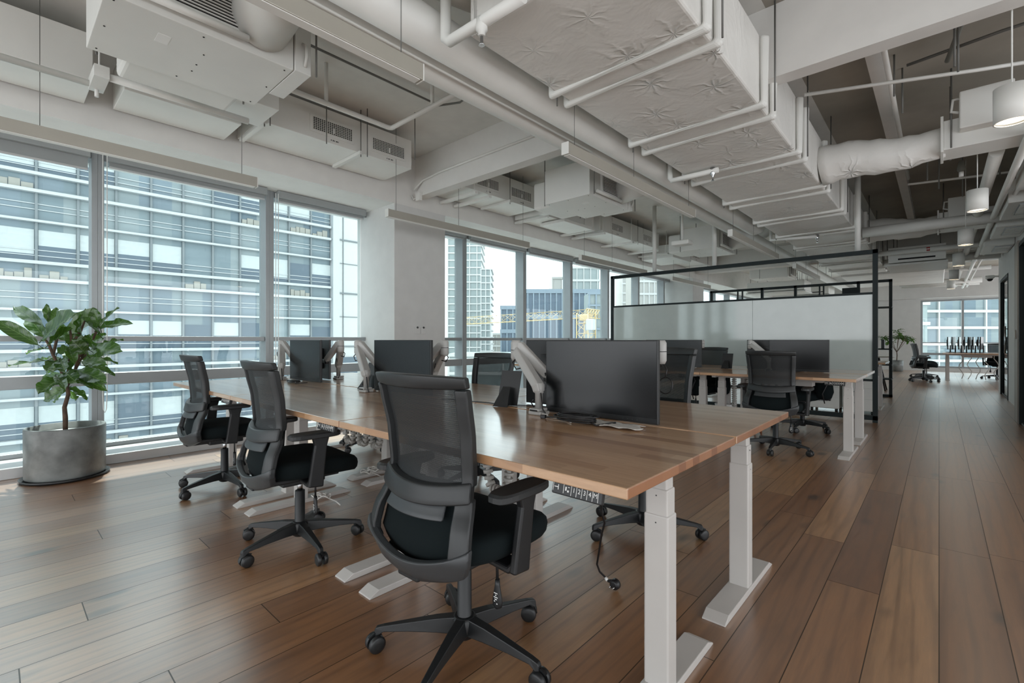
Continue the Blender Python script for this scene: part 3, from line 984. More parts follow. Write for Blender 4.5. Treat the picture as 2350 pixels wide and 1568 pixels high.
# ---- small pipes
def pipe(name, pts, r, label, cat='pipe', mat='pipew', group=None, n=12):
    return tag(MB().tube(pts, r, n).build(name, M[mat]), label, cat, group)
pipe('condensate_pipe', [(-4.42, -3.5, 2.90), (-4.42, 0.50, 2.90)], 0.022, 'white pipe along the soffit, upper left corner')
pipe('condensate_pipe', [(-4.22, 0.50, 2.90), (-4.22, 1.42, 2.90)], 0.026, 'short white pipe under the nearest fan coil unit')
tag(MB().box(-4.46, -4.18, 0.46, 0.54, 2.87, 2.95).tube([(-4.30, 0.5, 2.9), (-4.30, 0.5, ZC)], 0.006, 6).lathe([(0.012, 2.82), (0.012, 2.88)], (-4.42, 0.5, 0), 8).build('pipe_clamp', M['pipew']), 'white clamp joining the pipes by the nearest fan coil unit', 'clamp')
pipe('sprinkler_pipe', [(-3.94, 1.5, 3.15), (-3.94, 2.58, 3.15), (-3.92, 2.60, 3.15), (-2.0, 2.60, 3.15)], 0.022, 'white sprinkler pipe with a right-angle bend above the first grilles')
pipe('refrigerant_line', [(-3.7, 1.6, 3.44), (-3.7, 3.0, 3.44), (-3.5, 3.1, 3.44), (-3.0, 3.0, 3.44)], 0.010, 'thin dark line bent across the ceiling above the first grilles', mat='rod')
for k, (x, y) in enumerate([(-3.94, 1.95), (-3.3, 2.60)]):
    pipe('pipe_drop', [(x, y, 3.15), (x, y, ZC)], 0.016, ['white vertical pipe drop over the first grille', 'white vertical pipe drop beside the bent sprinkler pipe'][k])
for k, (x, y) in enumerate([(-4.4, 2.18), (-4.4, 2.62), (-4.1, 3.0), (-4.4, 1.66)]):
    pipe('hanger_rod', [(x, y, 3.0), (x, y, ZC)], 0.005, ['thin grey rod in front of the first square-holed grille', 'thin grey rod between the two square-holed grilles', 'thin grey rod right of the bent sprinkler pipe', 'thin grey rod at the left end of the supply plenum'][k], 'rod', 'rod', 'threaded rods by the first plenum', 6)
pipe('beam_conduit', [(-5.08, 3.70, 3.05), (-4.95, 3.742, 3.16), (-4.6, 3.745, 3.19), (-2.6, 3.745, 3.20)], 0.014, 'white conduit fixed across the face of the cross beam', 'conduit')
jb = thing('junction_box', 'small white junction box at the end of the cross beam', 'box', (-5.02, 3.74, 2.96))
MB().box(-0.04, 0.04, -0.03, 0.02, -0.05, 0.05).build('box_body', M['pipew'], jb, 0.004)
MB().tube([(-0.04, -0.01, 0), (-0.09, -0.02, -0.02), (-0.11, -0.04, 0.04)], 0.008, 8).build('cable_stub', M['pipew'], jb)

# sprinkler with head under the near end of the duct
t = thing('fire_sprinkler', 'white sprinkler branch with a chrome head under the near end of the big duct', 'sprinkler')
MB().tube([(-1.99, 1.66, 3.3), (-1.99, 1.66, 2.74), (-1.96, 1.665, 2.715), (-1.45, 1.68, 2.715)], 0.030, 14).build('branch_pipe', M['pipew'], t)
MB().lathe([(0.030, 0.03), (0.030, -0.03), (0.018, -0.04), (0.018, -0.06)], (-1.72, 1.67, 2.70), 14).build('elbow_fitting', M['pipew'], t)
MB().lathe([(0.008, -0.06), (0.008, -0.10), (0.016, -0.102), (0.016, -0.106)], (-1.72, 1.67, 2.70), 12).build('sprinkler_head', M['chrome'], t)
t = thing('fire_sprinkler', 'white sprinkler branch with a head halfway along the big duct', 'sprinkler')
MB().tube([(-2.02, 4.62, 3.3), (-2.02, 4.62, 2.74), (-2.0, 4.62, 2.71), (-1.55, 4.62, 2.71)], 0.026, 14).build('branch_pipe', M['pipew'], t)
MB().lathe([(0.024, 0.03), (0.024, -0.03), (0.008, -0.05), (0.008, -0.09), (0.016, -0.092)], (-1.6, 4.62, 2.71), 12).build('sprinkler_head', M['chrome'], t)
t = thing('fire_sprinkler', 'white sprinkler branch with a head above the board frame', 'sprinkler')
MB().tube([(-2.05, 8.6, 3.3), (-2.05, 8.6, 2.74), (-1.4, 8.6, 2.70)], 0.026, 14).build('branch_pipe', M['pipew'], t)
MB().lathe([(0.024, 0.03), (0.024, -0.03), (0.008, -0.05), (0.008, -0.09), (0.016, -0.092)], (-1.4, 8.6, 2.70), 12).build('sprinkler_head', M['chrome'], t)
# branch duct stubs coming out of the big duct on the left
tag(MB().lathe([(0.11, -2.28), (0.13, -2.2), (0.13, -1.9)], (0, 4.05, 3.03), 22, 'x').build('duct_stub', M['pipew']), 'rounded white duct stub leaving the big duct behind the beam', 'duct')
tag(MB().box(-2.02, -1.9, 2.9, 2.96, 3.28, 3.34).tube([(-2.3, 2.3, 3.25), (-1.9, 2.3, 3.25)], 0.03, 10).build('pipe_stub', M['pipew']), 'short white pipe stub beside the big duct', 'pipe')
# rods between pipes and duct
for k, yy in enumerate([1.9, 2.5, 3.2, 4.5, 5.2, 6.0, 7.0]):
    pipe('hanger_rod', [(-2.0, yy, 3.0), (-2.0, yy, ZC)], 0.006, 'thin grey rod beside the big duct, %s going down the room' % ORD[k], 'rod', 'rod', 'threaded rods beside the big duct', 6)
# thicker posts / drops seen behind
pipe('drop_pole', [(-3.79, 7.86 + 0.14, 2.3), (-3.79, 8.0, ZC)], 0.035, 'white vertical service pole above the left end of the board frame')
pipe('drop_pole', [(-2.75, 8.02, 2.3), (-2.75, 8.02, ZC)], 0.035, 'white vertical service pole above the middle of the board frame')
pipe('drop_pole', [(-0.83, 8.02, 2.3), (-0.83, 8.02, 3.45)], 0.035, 'white vertical service pole above the right end of the board frame')
ap = thing('wireless_router', 'white box hanging from a white pole above the board frame', 'router', (-3.0, 7.3, 2.62))
MB().box(-0.14, 0.14, -0.1, 0.1, -0.035, 0.035).build('router_body', M['pipew'], ap, 0.02, 3)
MB().tube([(0, 0, 0.03), (0, 0, ZC - 2.62)], 0.02, 10).build('pole', M['pipew'], ap)

# ---- linear lamps
def linear_lamp():
    t = thing('linear_lamp', '', 'lamp', (0, 0, 0), 0, 'slim suspended linear lamps')
    MB().box(-0.03, 0.03, 0, 2.42, 0, 0.085).build('lamp_body', M['lamp'], t, 0.003)
    MB().box(-0.024, 0.024, 0.02, 2.40, -0.004, 0.002).build('diffuser', M['lamplens'], t)
    for y in (0.12, 1.05, 2.30):
        MB().tube([(0, y, 0.08), (0, y, ZC - 2.46)], 0.0025, 6).build('suspension_wire', M['rod'], t)
    MB().box(-0.031, 0.031, -0.004, 0.004, -0.002, 0.087).build('end_cap', M['pipew'], t, 0.002)
    MB().box(-0.031, 0.031, 2.416, 2.424, -0.002, 0.087).build('end_cap', M['pipew'], t, 0.002)
    return t
lamp = linear_lamp()
first = True
for row, x, ys, labs in [
    ('a', -4.52, [-0.83, 2.93, 6.72, 10.4], ['linear lamp in front of the nearest windows, upper left', 'linear lamp crossing in front of the first white column', 'linear lamp before the windows left of the board frame', 'farthest linear lamp along the window wall']),
    ('b', -2.03, [-0.90, 2.82, 6.50, 10.2], ['linear lamp overhead below the thick pipes, nearest the viewer', 'linear lamp below the thick pipes, just past the cross beam', 'linear lamp below the thick pipes, beyond the pipe elbow', 'farthest linear lamp under the thick pipes'])]:
    for y, lb in zip(ys, labs):
        if first:
            lamp.location = (x, y, 2.46)
            lamp['label'] = lb
            first = False
        else:
            dup(lamp, (x, y, 2.46), 0, lb)

# ---- pendants along the aisle
def pendant():
    t = thing('pendant_lamp', '', 'lamp', (0, 0, 0), 0, 'lit cylinder pendants over the aisle')
    R_ = 0.078
    MB().lathe([(0.0, 0.20), (R_, 0.20), (R_, 0.0), (R_ - 0.008, 0.0), (R_ - 0.008, 0.03), (0.0, 0.03)], n=32, cap=False).build('lamp_shade', M['metalw'], t)
    MB().lathe([(0.0, 0.018), (R_ - 0.009, 0.018), (R_ - 0.009, 0.014), (0, 0.014)], n=28, cap=False).build('light_disc', M['bulb'], t)
    MB().tube([(0, 0, 0.2), (0, 0, ZC - 2.35)], 0.004, 8).build('cord', M['pipew'], t)
    L = bpy.data.lights.new('pendant_glow', 'AREA')
    L.shape = 'DISK'
    L.size = 0.13
    L.energy = 1.2
    L.color = (1.0, 0.85, 0.65)
    lo = bpy.data.objects.new('pendant_glow', L)
    COL.objects.link(lo)
    lo.parent = t
    lo.location = (0, 0, 0.005)
    return t
pd = pendant()
pl = ['nearest cylinder pendant at the right edge, lit warm', 'second lit cylinder pendant over the aisle', 'third lit cylinder pendant over the aisle', 'fourth lit cylinder pendant over the aisle', 'fifth lit cylinder pendant over the aisle', 'sixth and farthest lit cylinder pendant']
for k, y in enumerate([3.93, 6.41, 8.62, 10.95, 13.4, 15.8]):
    if k == 0:
        pd.location = (0.31, y, 2.35)
        pd['label'] = pl[0]
    else:
        dup(pd, (0.29 - 0.015 * k, y, 2.35), 0, pl[k])

# ---- services on the right of the big duct
def branch(y, x_end, label1, label2, wide=1.0):
    mb = MB()
    pts, rs = [], []
    for k in range(13):
        f = k / 12
        pts.append((-0.93 + f * (x_end + 0.93), y, 2.93 + 0.02 * math.sin(f * 7) - 0.02 * f))
        rs.append(0.20 - 0.07 * f + 0.008 * math.sin(k * 2.3))
    mb.tube(pts, rs, 22)
    tag(mb.build('flexible_air_duct', M['wrap']), label1, 'duct', 'wrinkled branch ducts to the right')
    t = thing('overhead_air_unit', label2, 'air unit', (x_end, y, 2.80), 0, 'white air units right of the big duct')
    MB().box(0, 1.1, -0.17, 0.17, 0.0, 0.26).build('casing', M['metalw'], t, 0.004)
    MB().box(-0.02, 0.0, -0.19, 0.19, -0.02, 0.30).build('flange', M['metalw'], t, 0.003)
    MB().box(0.10, 0.43, -0.30, -0.17, 0.12, 0.44).build('control_box', M['metalw'], t, 0.01)
    MB().tube([(0.10, -0.24, 0.40), (0.06, -0.24, 0.40), (0.05, -0.24, 0.30), (0.10, -0.24, 0.28)], 0.012, 8).build('cable_loop', M['pipew'], t)
    for x in (0.05, 1.0):
        for s in (-0.2, 0.2):
            MB().tube([(x, s, 0), (x, s, ZC - 2.80)], 0.007, 6).build('hanger_rod', M['rod'], t)
    return t
branch(5.9, 0.03, 'nearest wrinkled white branch duct leaving the big duct to the right', 'nearest white air unit at upper right')
branch(10.0, 0.0, 'second wrinkled white branch duct farther along the big duct', 'second white air unit beyond the second pendant')
branch(14.2, 0.0, 'third wrinkled white branch duct far down the room', 'third white air unit far down the room')
pipe('cross_pipe', [(-0.82, 4.5, 3.12), (0.2, 4.95, 3.12), (1.9, 5.6, 3.12)], 0.014, 'thin white pipe crossing the dark ceiling at upper right')
pipe('cross_pipe', [(-0.30, 8.0, 3.12), (0.5, 8.2, 3.12), (0.9, 8.3, 3.12)], 0.014, 'second thin white pipe crossing the ceiling farther back')
pipe('service_pipe', [(-0.31, 3.92, 3.30), (-0.31, 8.4, 3.30)], 0.02, 'white pipe running beside the slim ceiling rib')
pipe('service_pipe', [(0.55, 3.95, 2.78), (0.55, 8.6, 2.78), (0.56, 21, 2.78)], 0.032, 'white pipe along the aisle, right of the pendants')
pipe('service_pipe', [(0.40, 6.3, 2.86), (0.40, 7.6, 2.86), (0.40, 21, 2.86)], 0.055, 'thick white pipe along the aisle behind the pendants')
pipe('service_pipe', [(0.66, 4.6, 2.80), (0.66, 21, 2.80)], 0.022, 'slender white pipe nearest the right wall')
pipe('dark_pipe', [(-0.2, 5.15, 3.40), (0.35, 5.05, 3.40), (1.2, 5.0, 3.40)], 0.012, 'thin dark pipe crossing just under the slab at right', mat='rod')
pipe('dark_pipe', [(0.30, 4.0, 3.40), (0.12, 4.7, 3.38), (0.05, 5.2, 3.36)], 0.018, 'grey-green pipe slanting over the nearest air unit', mat='rust')
for k, (x, y, z0) in enumerate([(0.08, 4.5, 3.0), (0.10, 4.6, 3.0), (0.52, 5.0, 2.95), (-0.28, 5.1, 3.15), (-0.24, 5.4, 3.1), (0.45, 6.9, 2.9), (0.5, 7.5, 2.9), (-0.1, 7.3, 2.95), (0.0, 7.8, 2.95), (0.22, 8.2, 2.9)]):
    pipe('hanger_rod', [(x, y, z0), (x, y, ZC)], 0.007, 'thin dark rod hanging above the aisle, %s going away from the viewer' % ORD[k], 'rod', 'rod', 'threaded rods above the aisle', 6)
sp_ = thing('smoke_detector', 'small white detector hanging under the second branch duct area', 'detector', (0.18, 7.1, 2.95))
MB().lathe([(0.02, 0.1), (0.035, 0.03), (0.035, 0.0), (0.02, -0.02)], n=16).build('detector_body', M['rust'], sp_)
MB().lathe([(0.02, -0.02), (0.02, -0.07)], n=12).build('detector_tip', M['label'], sp_)
MB().tube([(0, 0, 0.1), (0, 0, ZC - 2.95)], 0.007, 6).build('rod', M['rod'], sp_)
al = thing('alarm_box', 'tiny red alarm box on a white duct far down the room', 'alarm', (-0.15, 11.78, 2.80))
MB().cbox((0, 0, 0), (0.05, 0.04, 0.07)).build('alarm_body', M['red'], al, 0.004)
MB().cbox((0, -0.021, 0.0), (0.02, 0.004, 0.02)).build('alarm_button', M['label'], al)
# ducts over the right wall
for k, (y0, y1, z0, x0) in enumerate([(6.6, 7.5, 2.72, 0.62), (8.0, 9.1, 2.70, 0.60), (9.6, 10.7, 2.70, 0.60), (11.3, 12.4, 2.68, 0.56)]):
    t = thing('wall_side_duct', ['nearest white duct box high on the right', 'second white duct box high on the right', 'third white duct box high on the right', 'farthest white duct box high on the right'][k], 'duct', (0, 0, 0), 0, 'white duct boxes over the right wall')
    MB().box(x0, 0.925, y0, y1, z0, z0 + 0.28).build('duct_body', M['metalw'], t, 0.01)
    g = MB().box(0.70, 0.90, y0 + 0.1, y1 - 0.35, z0 - 0.012, z0).build('grille', M['frame'], t)
    mb = MB()
    for q in range(8):
        yy = y0 + 0.13 + q * (y1 - y0 - 0.5) / 8
        mb.box(0.71, 0.89, yy, yy + 0.02, z0 - 0.018, z0 - 0.011)
    mb.build('grille_slats', M['metalw'], g)
for k, yy in enumerate([9.3, 11.8, 13.33, 15.6, 18.7, 19.8]):
    pipe('cross_duct', [(-0.9, yy, 2.80), (0.9, yy + 0.02, 2.80)], 0.05 if k % 2 else 0.08, ['white cross pipe just past the second branch duct', 'white cross pipe behind the fourth pendant', 'fat white cross pipe near the far cross beam', 'white cross pipe beyond the far cross beam', 'white cross pipe near the far bulkhead', 'last white cross pipe before the far windows'][k], 'pipe', group='cross pipes over the aisle')
for k, (xa, xb, ya, yb) in enumerate([(-0.75, 0.1, 12.0, 13.2), (-4.6, -3.0, 16.4, 17.4), (-3.6, -2.68, 18.4, 19.6)]):
    t = thing('boxy_air_unit', ['boxy white air unit with a slot over the aisle behind the duct', 'boxy white air unit far left beyond the far beam', 'boxy white air unit deep in the far zone'][k], 'air unit', (0, 0, 0), 0, 'boxy far air units')
    MB().box(xa, xb, ya, yb, 2.62, 2.92).build('casing', M['metalw'], t, 0.006)
    MB().box(xa - 0.03, xb + 0.03, ya - 0.03, yb + 0.03, 2.56, 2.60).build('bottom_tray', M['metalw'], t, 0.006)
    MB().box(xa + 0.15, xb - 0.15, ya - 0.004, ya, 2.67, 2.70).build('air_slot', M['dark'], t)
    rods(t, [(x, y, 2.91) for x in (xa + 0.08, xb - 0.08) for y in (ya + 0.08, yb - 0.08)])
# dome camera on the far right wall corner
t = thing('dome_camera', 'small white dome security camera at the right wall corner', 'camera', (0.80, 14.2, 2.40))
MB().lathe([(0.07, 0.06), (0.075, 0.0), (0.06, -0.01)], n=20).build('housing', M['metalw'], t)
MB().box(0.0, 0.131, -0.025, 0.025, 0.02, 0.05).build('wall_bracket', M['metalw'], t)
MB().lathe([(0.05, -0.01), (0.045, -0.04), (0.02, -0.06)], n=20).build('dome', M['screen'], t)

# ================================================================== DESKS
TOPZ = 0.747
DW, DD = 1.385, 0.80


def handset(parent, loc):
    h = MB().box(-0.078, 0.078, -0.006, 0.012, -0.020, 0.020).build('control_panel', M['casing'], parent, 0.003)
    h.location = loc
    h.rotation_euler = (math.radians(-14), 0, 0)
    for k, ch in enumerate(['1', '2', '3', '4', 'M']):
        text_mesh('button_mark', ch, 0.017, M['label'], h, (-0.006 + k * 0.0165, -0.0068, -0.001), (PI / 2, 0, 0))
    mb = MB()
    for k in range(6):
        x = -0.0145 + k * 0.0165
        mb.box(x - 0.0006, x + 0.0006, -0.0068, -0.006, -0.016, 0.016)
    for a, b, c_, d in ((-0.074, -0.045, 0.011, 0.0122), (-0.074, -0.0728, -0.012, 0.012), (-0.070, -0.058, -0.002, 0.000), (-0.058, -0.056, -0.008, 0.006), (-0.040, -0.0388, -0.014, 0.014), (-0.034, -0.030, -0.006, 0.004), (-0.027, -0.022, -0.009, -0.004), (-0.026, -0.020, 0.003, 0.0045)):  # left-hand marks paint in the panel's white reflections
        mb.box(a, b, -0.0068, -0.006, c_, d)
    mb.build('print_and_glints', M['label'], h)
    return h


def make_desk(front=True):
    """local frame: origin on the floor at the desk centre; user side is -Y"""
    t = thing('standing_desk', '', 'desk')
    mb = MB().box(-DW / 2 + 0.002, DW / 2 - 0.002, -DD / 2, DD / 2 - 0.004, TOPZ - 0.028, TOPZ)
    mb.build('tabletop', M['block'], t, 0.003, 2)
    for s in (-1, 1):
        x = s * (DW / 2 - 0.105)
        mb = MB().box(x - 0.040, x + 0.040, -0.032, 0.032, 0.012, 0.56)
        lg = mb.build('leg', M['wmetal'], t, 0.006, 3)
        MB().box(x - 0.036, x + 0.036, -0.0285, 0.0285, 0.55, 0.64).build('leg_stage', M['wmetal'], lg, 0.005, 3)
        MB().box(x - 0.032, x + 0.032, -0.025, 0.025, 0.63, 0.712).build('leg_stage', M['wmetal'], lg, 0.005, 3)
        mb = MB()
        for z in (0.535, 0.618):
            mb.lathe([(0.0025, -0.0405 - (0.0 if z < .55 else -0.0035)), (0.0025, -0.039)], (x, 0, z), 8, 'x')
            mb.lathe([(0.0025, -0.0325 if z < .55 else -0.029), (0.0025, -0.03 if z < .55 else -0.027)], (x, 0, z), 8, 'y')
        mb.build('screws', M['darkprint'], lg)
        # foot with chamfered ends
        prof = [(-0.34, 0.0), (-0.34, 0.006), (-0.295, 0.028), (0.295, 0.028), (0.34, 0.006), (0.34, 0.0)]
        mb = MB()
        A = [mb.bm.verts.new((x - 0.045, a, b)) for a, b in prof]
        B = [mb.bm.verts.new((x + 0.045, a, b)) for a, b in prof]
        mb.face(A)
        mb.face(list(reversed(B)))
        for i in range(6):
            mb.face([A[i], B[i], B[(i + 1) % 6], A[(i + 1) % 6]])
        mb.build('foot', M['wmetal'], lg, 0.003, 2)
        MB().box(x - 0.02, x + 0.02, -0.27, 0.27, 0.690, 0.7185).build('side_bracket', M['wmetal'], t, 0.003)
    MB().box(-DW / 2 + 0.12, DW / 2 - 0.12, -0.03, 0.03, 0.675, 0.705).build('cross_bar', M['wmetal'], t, 0.003)
    MB().box(-0.28, 0.28, 0.06, 0.20, 0.62, 0.69).build('cable_tray', M['wmetal'], t, 0.004)
    handset(t, (DW / 2 - 0.165, -DD / 2 + 0.030, 0.700))
    return t


desk = make_desk()
XR = -0.544
cx = [XR - DW * (k + 0.5) for k in range(3)]
dl = [['nearest standing desk, front row, at the right end with wood edges in view', 'middle standing desk of the front row behind the second chair', 'leftmost standing desk of the front row by the windows'],
      ['standing desk back to back with the nearest one, facing away', 'middle standing desk of the back row, facing the glass board', 'leftmost standing desk of the back row near the windows']]
used = False
Y1 = 1.41
for r_ in range(2):
    for k in range(3):
        loc = (cx[k], Y1 + 0.81 * r_ if r_ else Y1, 0)
        rz = PI if r_ else 0
        if not used:
            desk.location = loc
            desk['label'] = dl[0][0]
            desk['group'] = 'standing desks of the near cluster'
            used = True
        else:
            dup(desk, loc, rz, dl[r_][k], 'standing desks of the near cluster')
Y2 = 5.56
dl2 = [['right end desk of the second cluster, near side', 'middle desk of the second cluster, near side', 'leftmost desk of the second cluster, near side'],
       ['right end desk of the second cluster, board side', 'middle desk of the second cluster, board side', 'leftmost desk of the second cluster, board side']]
for r_ in range(2):
    for k in range(3):
        dup(desk, (cx[k] + 0.0, Y2 + 0.83 * r_, 0), PI if r_ else 0, dl2[r_][k], 'standing desks of the second cluster')


# ================================================================== OFFICE CHAIR
def make_chair():
    t = thing('office_chair', '', 'chair', (0, 0, 0), 0, 'black mesh office chairs')

    def prof(z):
        """half width, y position of the back surface at height z"""
        pts = [(0.345, 0.145, -0.215), (0.39, 0.205, -0.250), (0.46, 0.240, -0.270), (0.53, 0.232, -0.255), (0.60, 0.212, -0.222), (0.68, 0.202, -0.205), (0.80, 0.206, -0.215), (0.92, 0.214, -0.240), (1.0, 0.220, -0.262)]
        for (z0, w0, y0), (z1, w1, y1) in zip(pts, pts[1:]):
            if z <= z1:
                f = max(0, (z - z0) / (z1 - z0))
                f = f * f * (3 - 2 * f) * 0.4 + f * 0.6
                return w0 + (w1 - w0) * f, y0 + (y1 - y0) * f
        return pts[-1][1], pts[-1][2]

    def surf(s, z, off=0.0, curv=0.055):
        w, y = prof(z)
        p = Vector((s * w, y + curv * s * s + off, z))
        return p

    def patch(mb, s0, s1, zf0, zf1, thick, nu, nv, off=0.0):
        def fn(u, v):
            s = s0 + (s1 - s0) * u
            za, zb = zf0(s), zf1(s)
            z = za + (zb - za) * v
            p = surf(s, z, off)
            n = Vector((-0.22 * s, 1, 0.05)).normalized()
            return p, n
        mb.grid(fn, nu, nv, thick)
    c = lambda v: (lambda s: v)
    # backrest frame: top rail, side rails, waist rail, lower side bars, sagging bottom bow
    mb = MB()
    top = lambda s: 0.995 - 0.006 * s * s
    patch(mb, -1, 1, lambda s: 0.950 + 0.004 * s * s, top, 0.030, 20, 2)
    for s in (-1, 1):
        patch(mb, s * 0.84, s * 1.0, c(0.655), c(0.952), 0.034, 2, 12)
        patch(mb, s * 0.76, s * 1.0, c(0.43), c(0.62), 0.030, 3, 8)
    fr = mb.build('backrest_frame', M['dgrey'], t, 0.006, 2)
    mb = MB()
    patch(mb, -1.0, 1.0, lambda s: 0.592 + 0.02 * s * s, lambda s: 0.652 + 0.02 * s * s, 0.032, 22, 3, -0.010)
    mb.build('waist_rail', M['dgrey'], fr, 0.006, 2)
    mb = MB()
    patch(mb, -1.03, 1.03, lambda s: 0.345 + 0.055 * s * s, lambda s: 0.425 + 0.065 * s * s, 0.030, 22, 4, -0.008)
    mb.build('bottom_bow', M['mgrey'], fr, 0.006, 2)
    # mesh and lower panel
    mb = MB()
    patch(mb, -0.86, 0.86, c(0.64), c(0.957), 0, 16, 16, 0.006)
    mb.build('backrest_mesh', M['mesh'], t)
    mb = MB()
    patch(mb, -0.80, 0.80, c(0.40), c(0.655), 0.014, 14, 8, 0.035)
    mb.build('lumbar_cushion', M['fabric'], t)
    mb = MB()
    patch(mb, -0.62, 0.62, lambda s: 0.552 + 0.012 * s * s, lambda s: 0.596 + 0.012 * s * s, 0.012, 14, 3, -0.004)
    mb.build('lumbar_adjuster', M['mgrey'], t, 0.004, 2)
    # seat cushion
    mb = MB()
    rings = []
    N = 40
    for z, sc in ((0.405, 0.86), (0.412, 0.94), (0.43, 0.985), (0.455, 1.0), (0.475, 0.985), (0.487, 0.93), (0.492, 0.80), (0.493, 0.5), (0.493, 0.15)):
        ring = []
        for k in range(N):
            a = 2 * PI * k / N
            ca, sa = math.cos(a), math.sin(a)
            e = 0.55
            x = math.copysign(abs(ca) ** e, ca) * 0.250
            y = math.copysign(abs(sa) ** e, sa) * 0.240
            if y > 0:
                x *= 1 - 0.10 * (y / 0.24) ** 2
            x *= sc
            y *= sc
            drop = -0.035 * max(0, y / 0.24) ** 3 + 0.012 * (x / 0.25) ** 2 - 0.006
            ring.append((x, y + 0.032, z + drop))
        rings.append(ring)
    mb.rings(rings)
    mb.build('seat', M['fabric'], t)
    mb = MB().box(-0.17, 0.17, -0.20, 0.14, 0.385, 0.408).box(-0.09, 0.09, -0.12, 0.10, 0.345, 0.39)
    mb.box(-0.05, 0.05, -0.25, -0.10, 0.350, 0.385)
    mb.build('tilt_mechanism', M['black'], t, 0.006)
    # arms
    for s in (-1, 1):
        mb = MB()
        mb.tube([(s * 0.17, -0.03, 0.395), (s * 0.255, -0.03, 0.385), (s * 0.278, -0.03, 0.405)], 0.02, 4, rect=[(0.075, 0.022), (0.07, 0.024), (0.065, 0.026)])
        mb.tube([(s * 0.276, -0.03, 0.375), (s * 0.280, -0.02, 0.48), (s * 0.284, -0.008, 0.58), (s * 0.284, -0.008, 0.622)], 0.02, 4, rect=[(0.026, 0.075), (0.026, 0.068), (0.026, 0.062), (0.03, 0.085)])
        ar = mb.build('armrest', M['black'], t, 0.007, 2)
        mb = MB()
        rings = []
        for z, sc in ((0.620, 0.93), (0.624, 1.0), (0.640, 1.0), (0.647, 0.93)):
            ring = []
            for k in range(24):
                a = 2 * PI * k / 24
                ca, sa = math.cos(a), math.sin(a)
                ring.append((s * 0.282 + math.copysign(abs(ca) ** 0.6, ca) * 0.042 * sc, -0.035 + math.copysign(abs(sa) ** 0.6, sa) * 0.125 * sc, z))
            rings.append(ring)
        mb.rings(rings, smooth=False)
        mb.build('arm_pad', M['dgrey'], ar)
    # gas lift
    gl = MB().lathe([(0.030, 0.075), (0.030, 0.12), (0.026, 0.125), (0.025, 0.29), (0.023, 0.292)], n=20).build('gas_lift', M['black'], t)
    MB().lathe([(0.014, 0.28), (0.014, 0.355)], n=16).build('lift_piston', M['chrome'], gl)
    # star base
    mb = MB().lathe([(0.026, 0.048), (0.036, 0.055), (0.044, 0.08), (0.044, 0.118), (0.036, 0.128)], n=24)
    for k in range(5):
        a = 2 * PI * k / 5
        R_ = Matrix.Rotation(a, 3, 'Z')
        sec = []
        for r, w, zt, zb in ((0.030, 0.052, 0.126, 0.070), (0.10, 0.046, 0.120, 0.074), (0.20, 0.036, 0.104, 0.074), (0.285, 0.028, 0.090, 0.070), (0.312, 0.026, 0.083, 0.052), (0.318, 0.022, 0.074, 0.052)):
            sec.append([R_ @ Vector((r, -w / 2, zb)), R_ @ Vector((r, w / 2, zb)), R_ @ Vector((r, w / 2 * 0.72, zt)), R_ @ Vector((r, -w / 2 * 0.72, zt))])
        mb.rings(sec, smooth=False)
    mb.build('star_base', M['black'], t, 0.003, 2)
    for k in range(5):
        a = 2 * PI * k / 5
        rot = Matrix.Translation((0.305 * math.cos(a), 0.305 * math.sin(a), 0)) @ Matrix.Rotation(a * 2.3 + 0.7 * k, 4, 'Z') @ Matrix.Translation((0.012, 0, 0))
        mb = MB()
        for s in (-1, 1):
            mb.lathe([(0.006, s * 0.026), (0.022, s * 0.026), (0.029, s * 0.022), (0.030, s * 0.010), (0.027, s * 0.006)], (0, 0, 0), 20, 'y', mtx=None)
        for v in mb.bm.verts:
            v.co = rot @ (v.co + Vector((0, 0, 0.0305)))
        cs = mb.build('caster', M['casing'], t)
        mb = MB()
        mb.tube([(-0.012, 0, 0.040), (-0.012, 0, 0.072)], 0.009, 10)
        mb.tube([(-0.026, 0, 0.028), (-0.016, 0, 0.052), (0.004, 0, 0.060), (0.022, 0, 0.050)], 0.01, 4, rect=(0.014, 0.008))
        mb.tube([(0, -0.024, 0.0305), (0, 0.024, 0.0305)], 0.006, 8)
        for v in mb.bm.verts:
            v.co = rot @ v.co
        mb.build('caster_fork', M['black'], cs)
    # height lever with paddle
    lv = MB().tube([(0.05, 0.02, 0.37), (0.12, 0.03, 0.365), (0.128, 0.03, 0.35), (0.130, 0.03, 0.275)], 0.005, 8).build('lever_rod', M['casing'], t)
    mb = MB()
    mb.rings([[(0.130 + 0.022 * w * math.cos(2 * PI * k / 14), 0.03 + 0.009 * math.sin(2 * PI * k / 14), z) for k in range(14)] for z, w in ((0.282, 0.3), (0.262, 0.45), (0.225, 0.85), (0.205, 1.0), (0.190, 0.85), (0.184, 0.4))])
    mb.build('lever_paddle', M['casing'], lv)
    mb = MB()
    for k, (a, b) in enumerate([(-.008, .008), (-.003, .003), (-.009, .009), (-.005, .005), (-.008, -.003), (.003, .008)]):
        mb.box(0.130 + a, 0.130 + b, 0.0205, 0.0212, 0.236 - k * 0.007, 0.239 - k * 0.007)
    mb.build('paddle_print', M['label'], lv)
    return t


chair = make_chair()
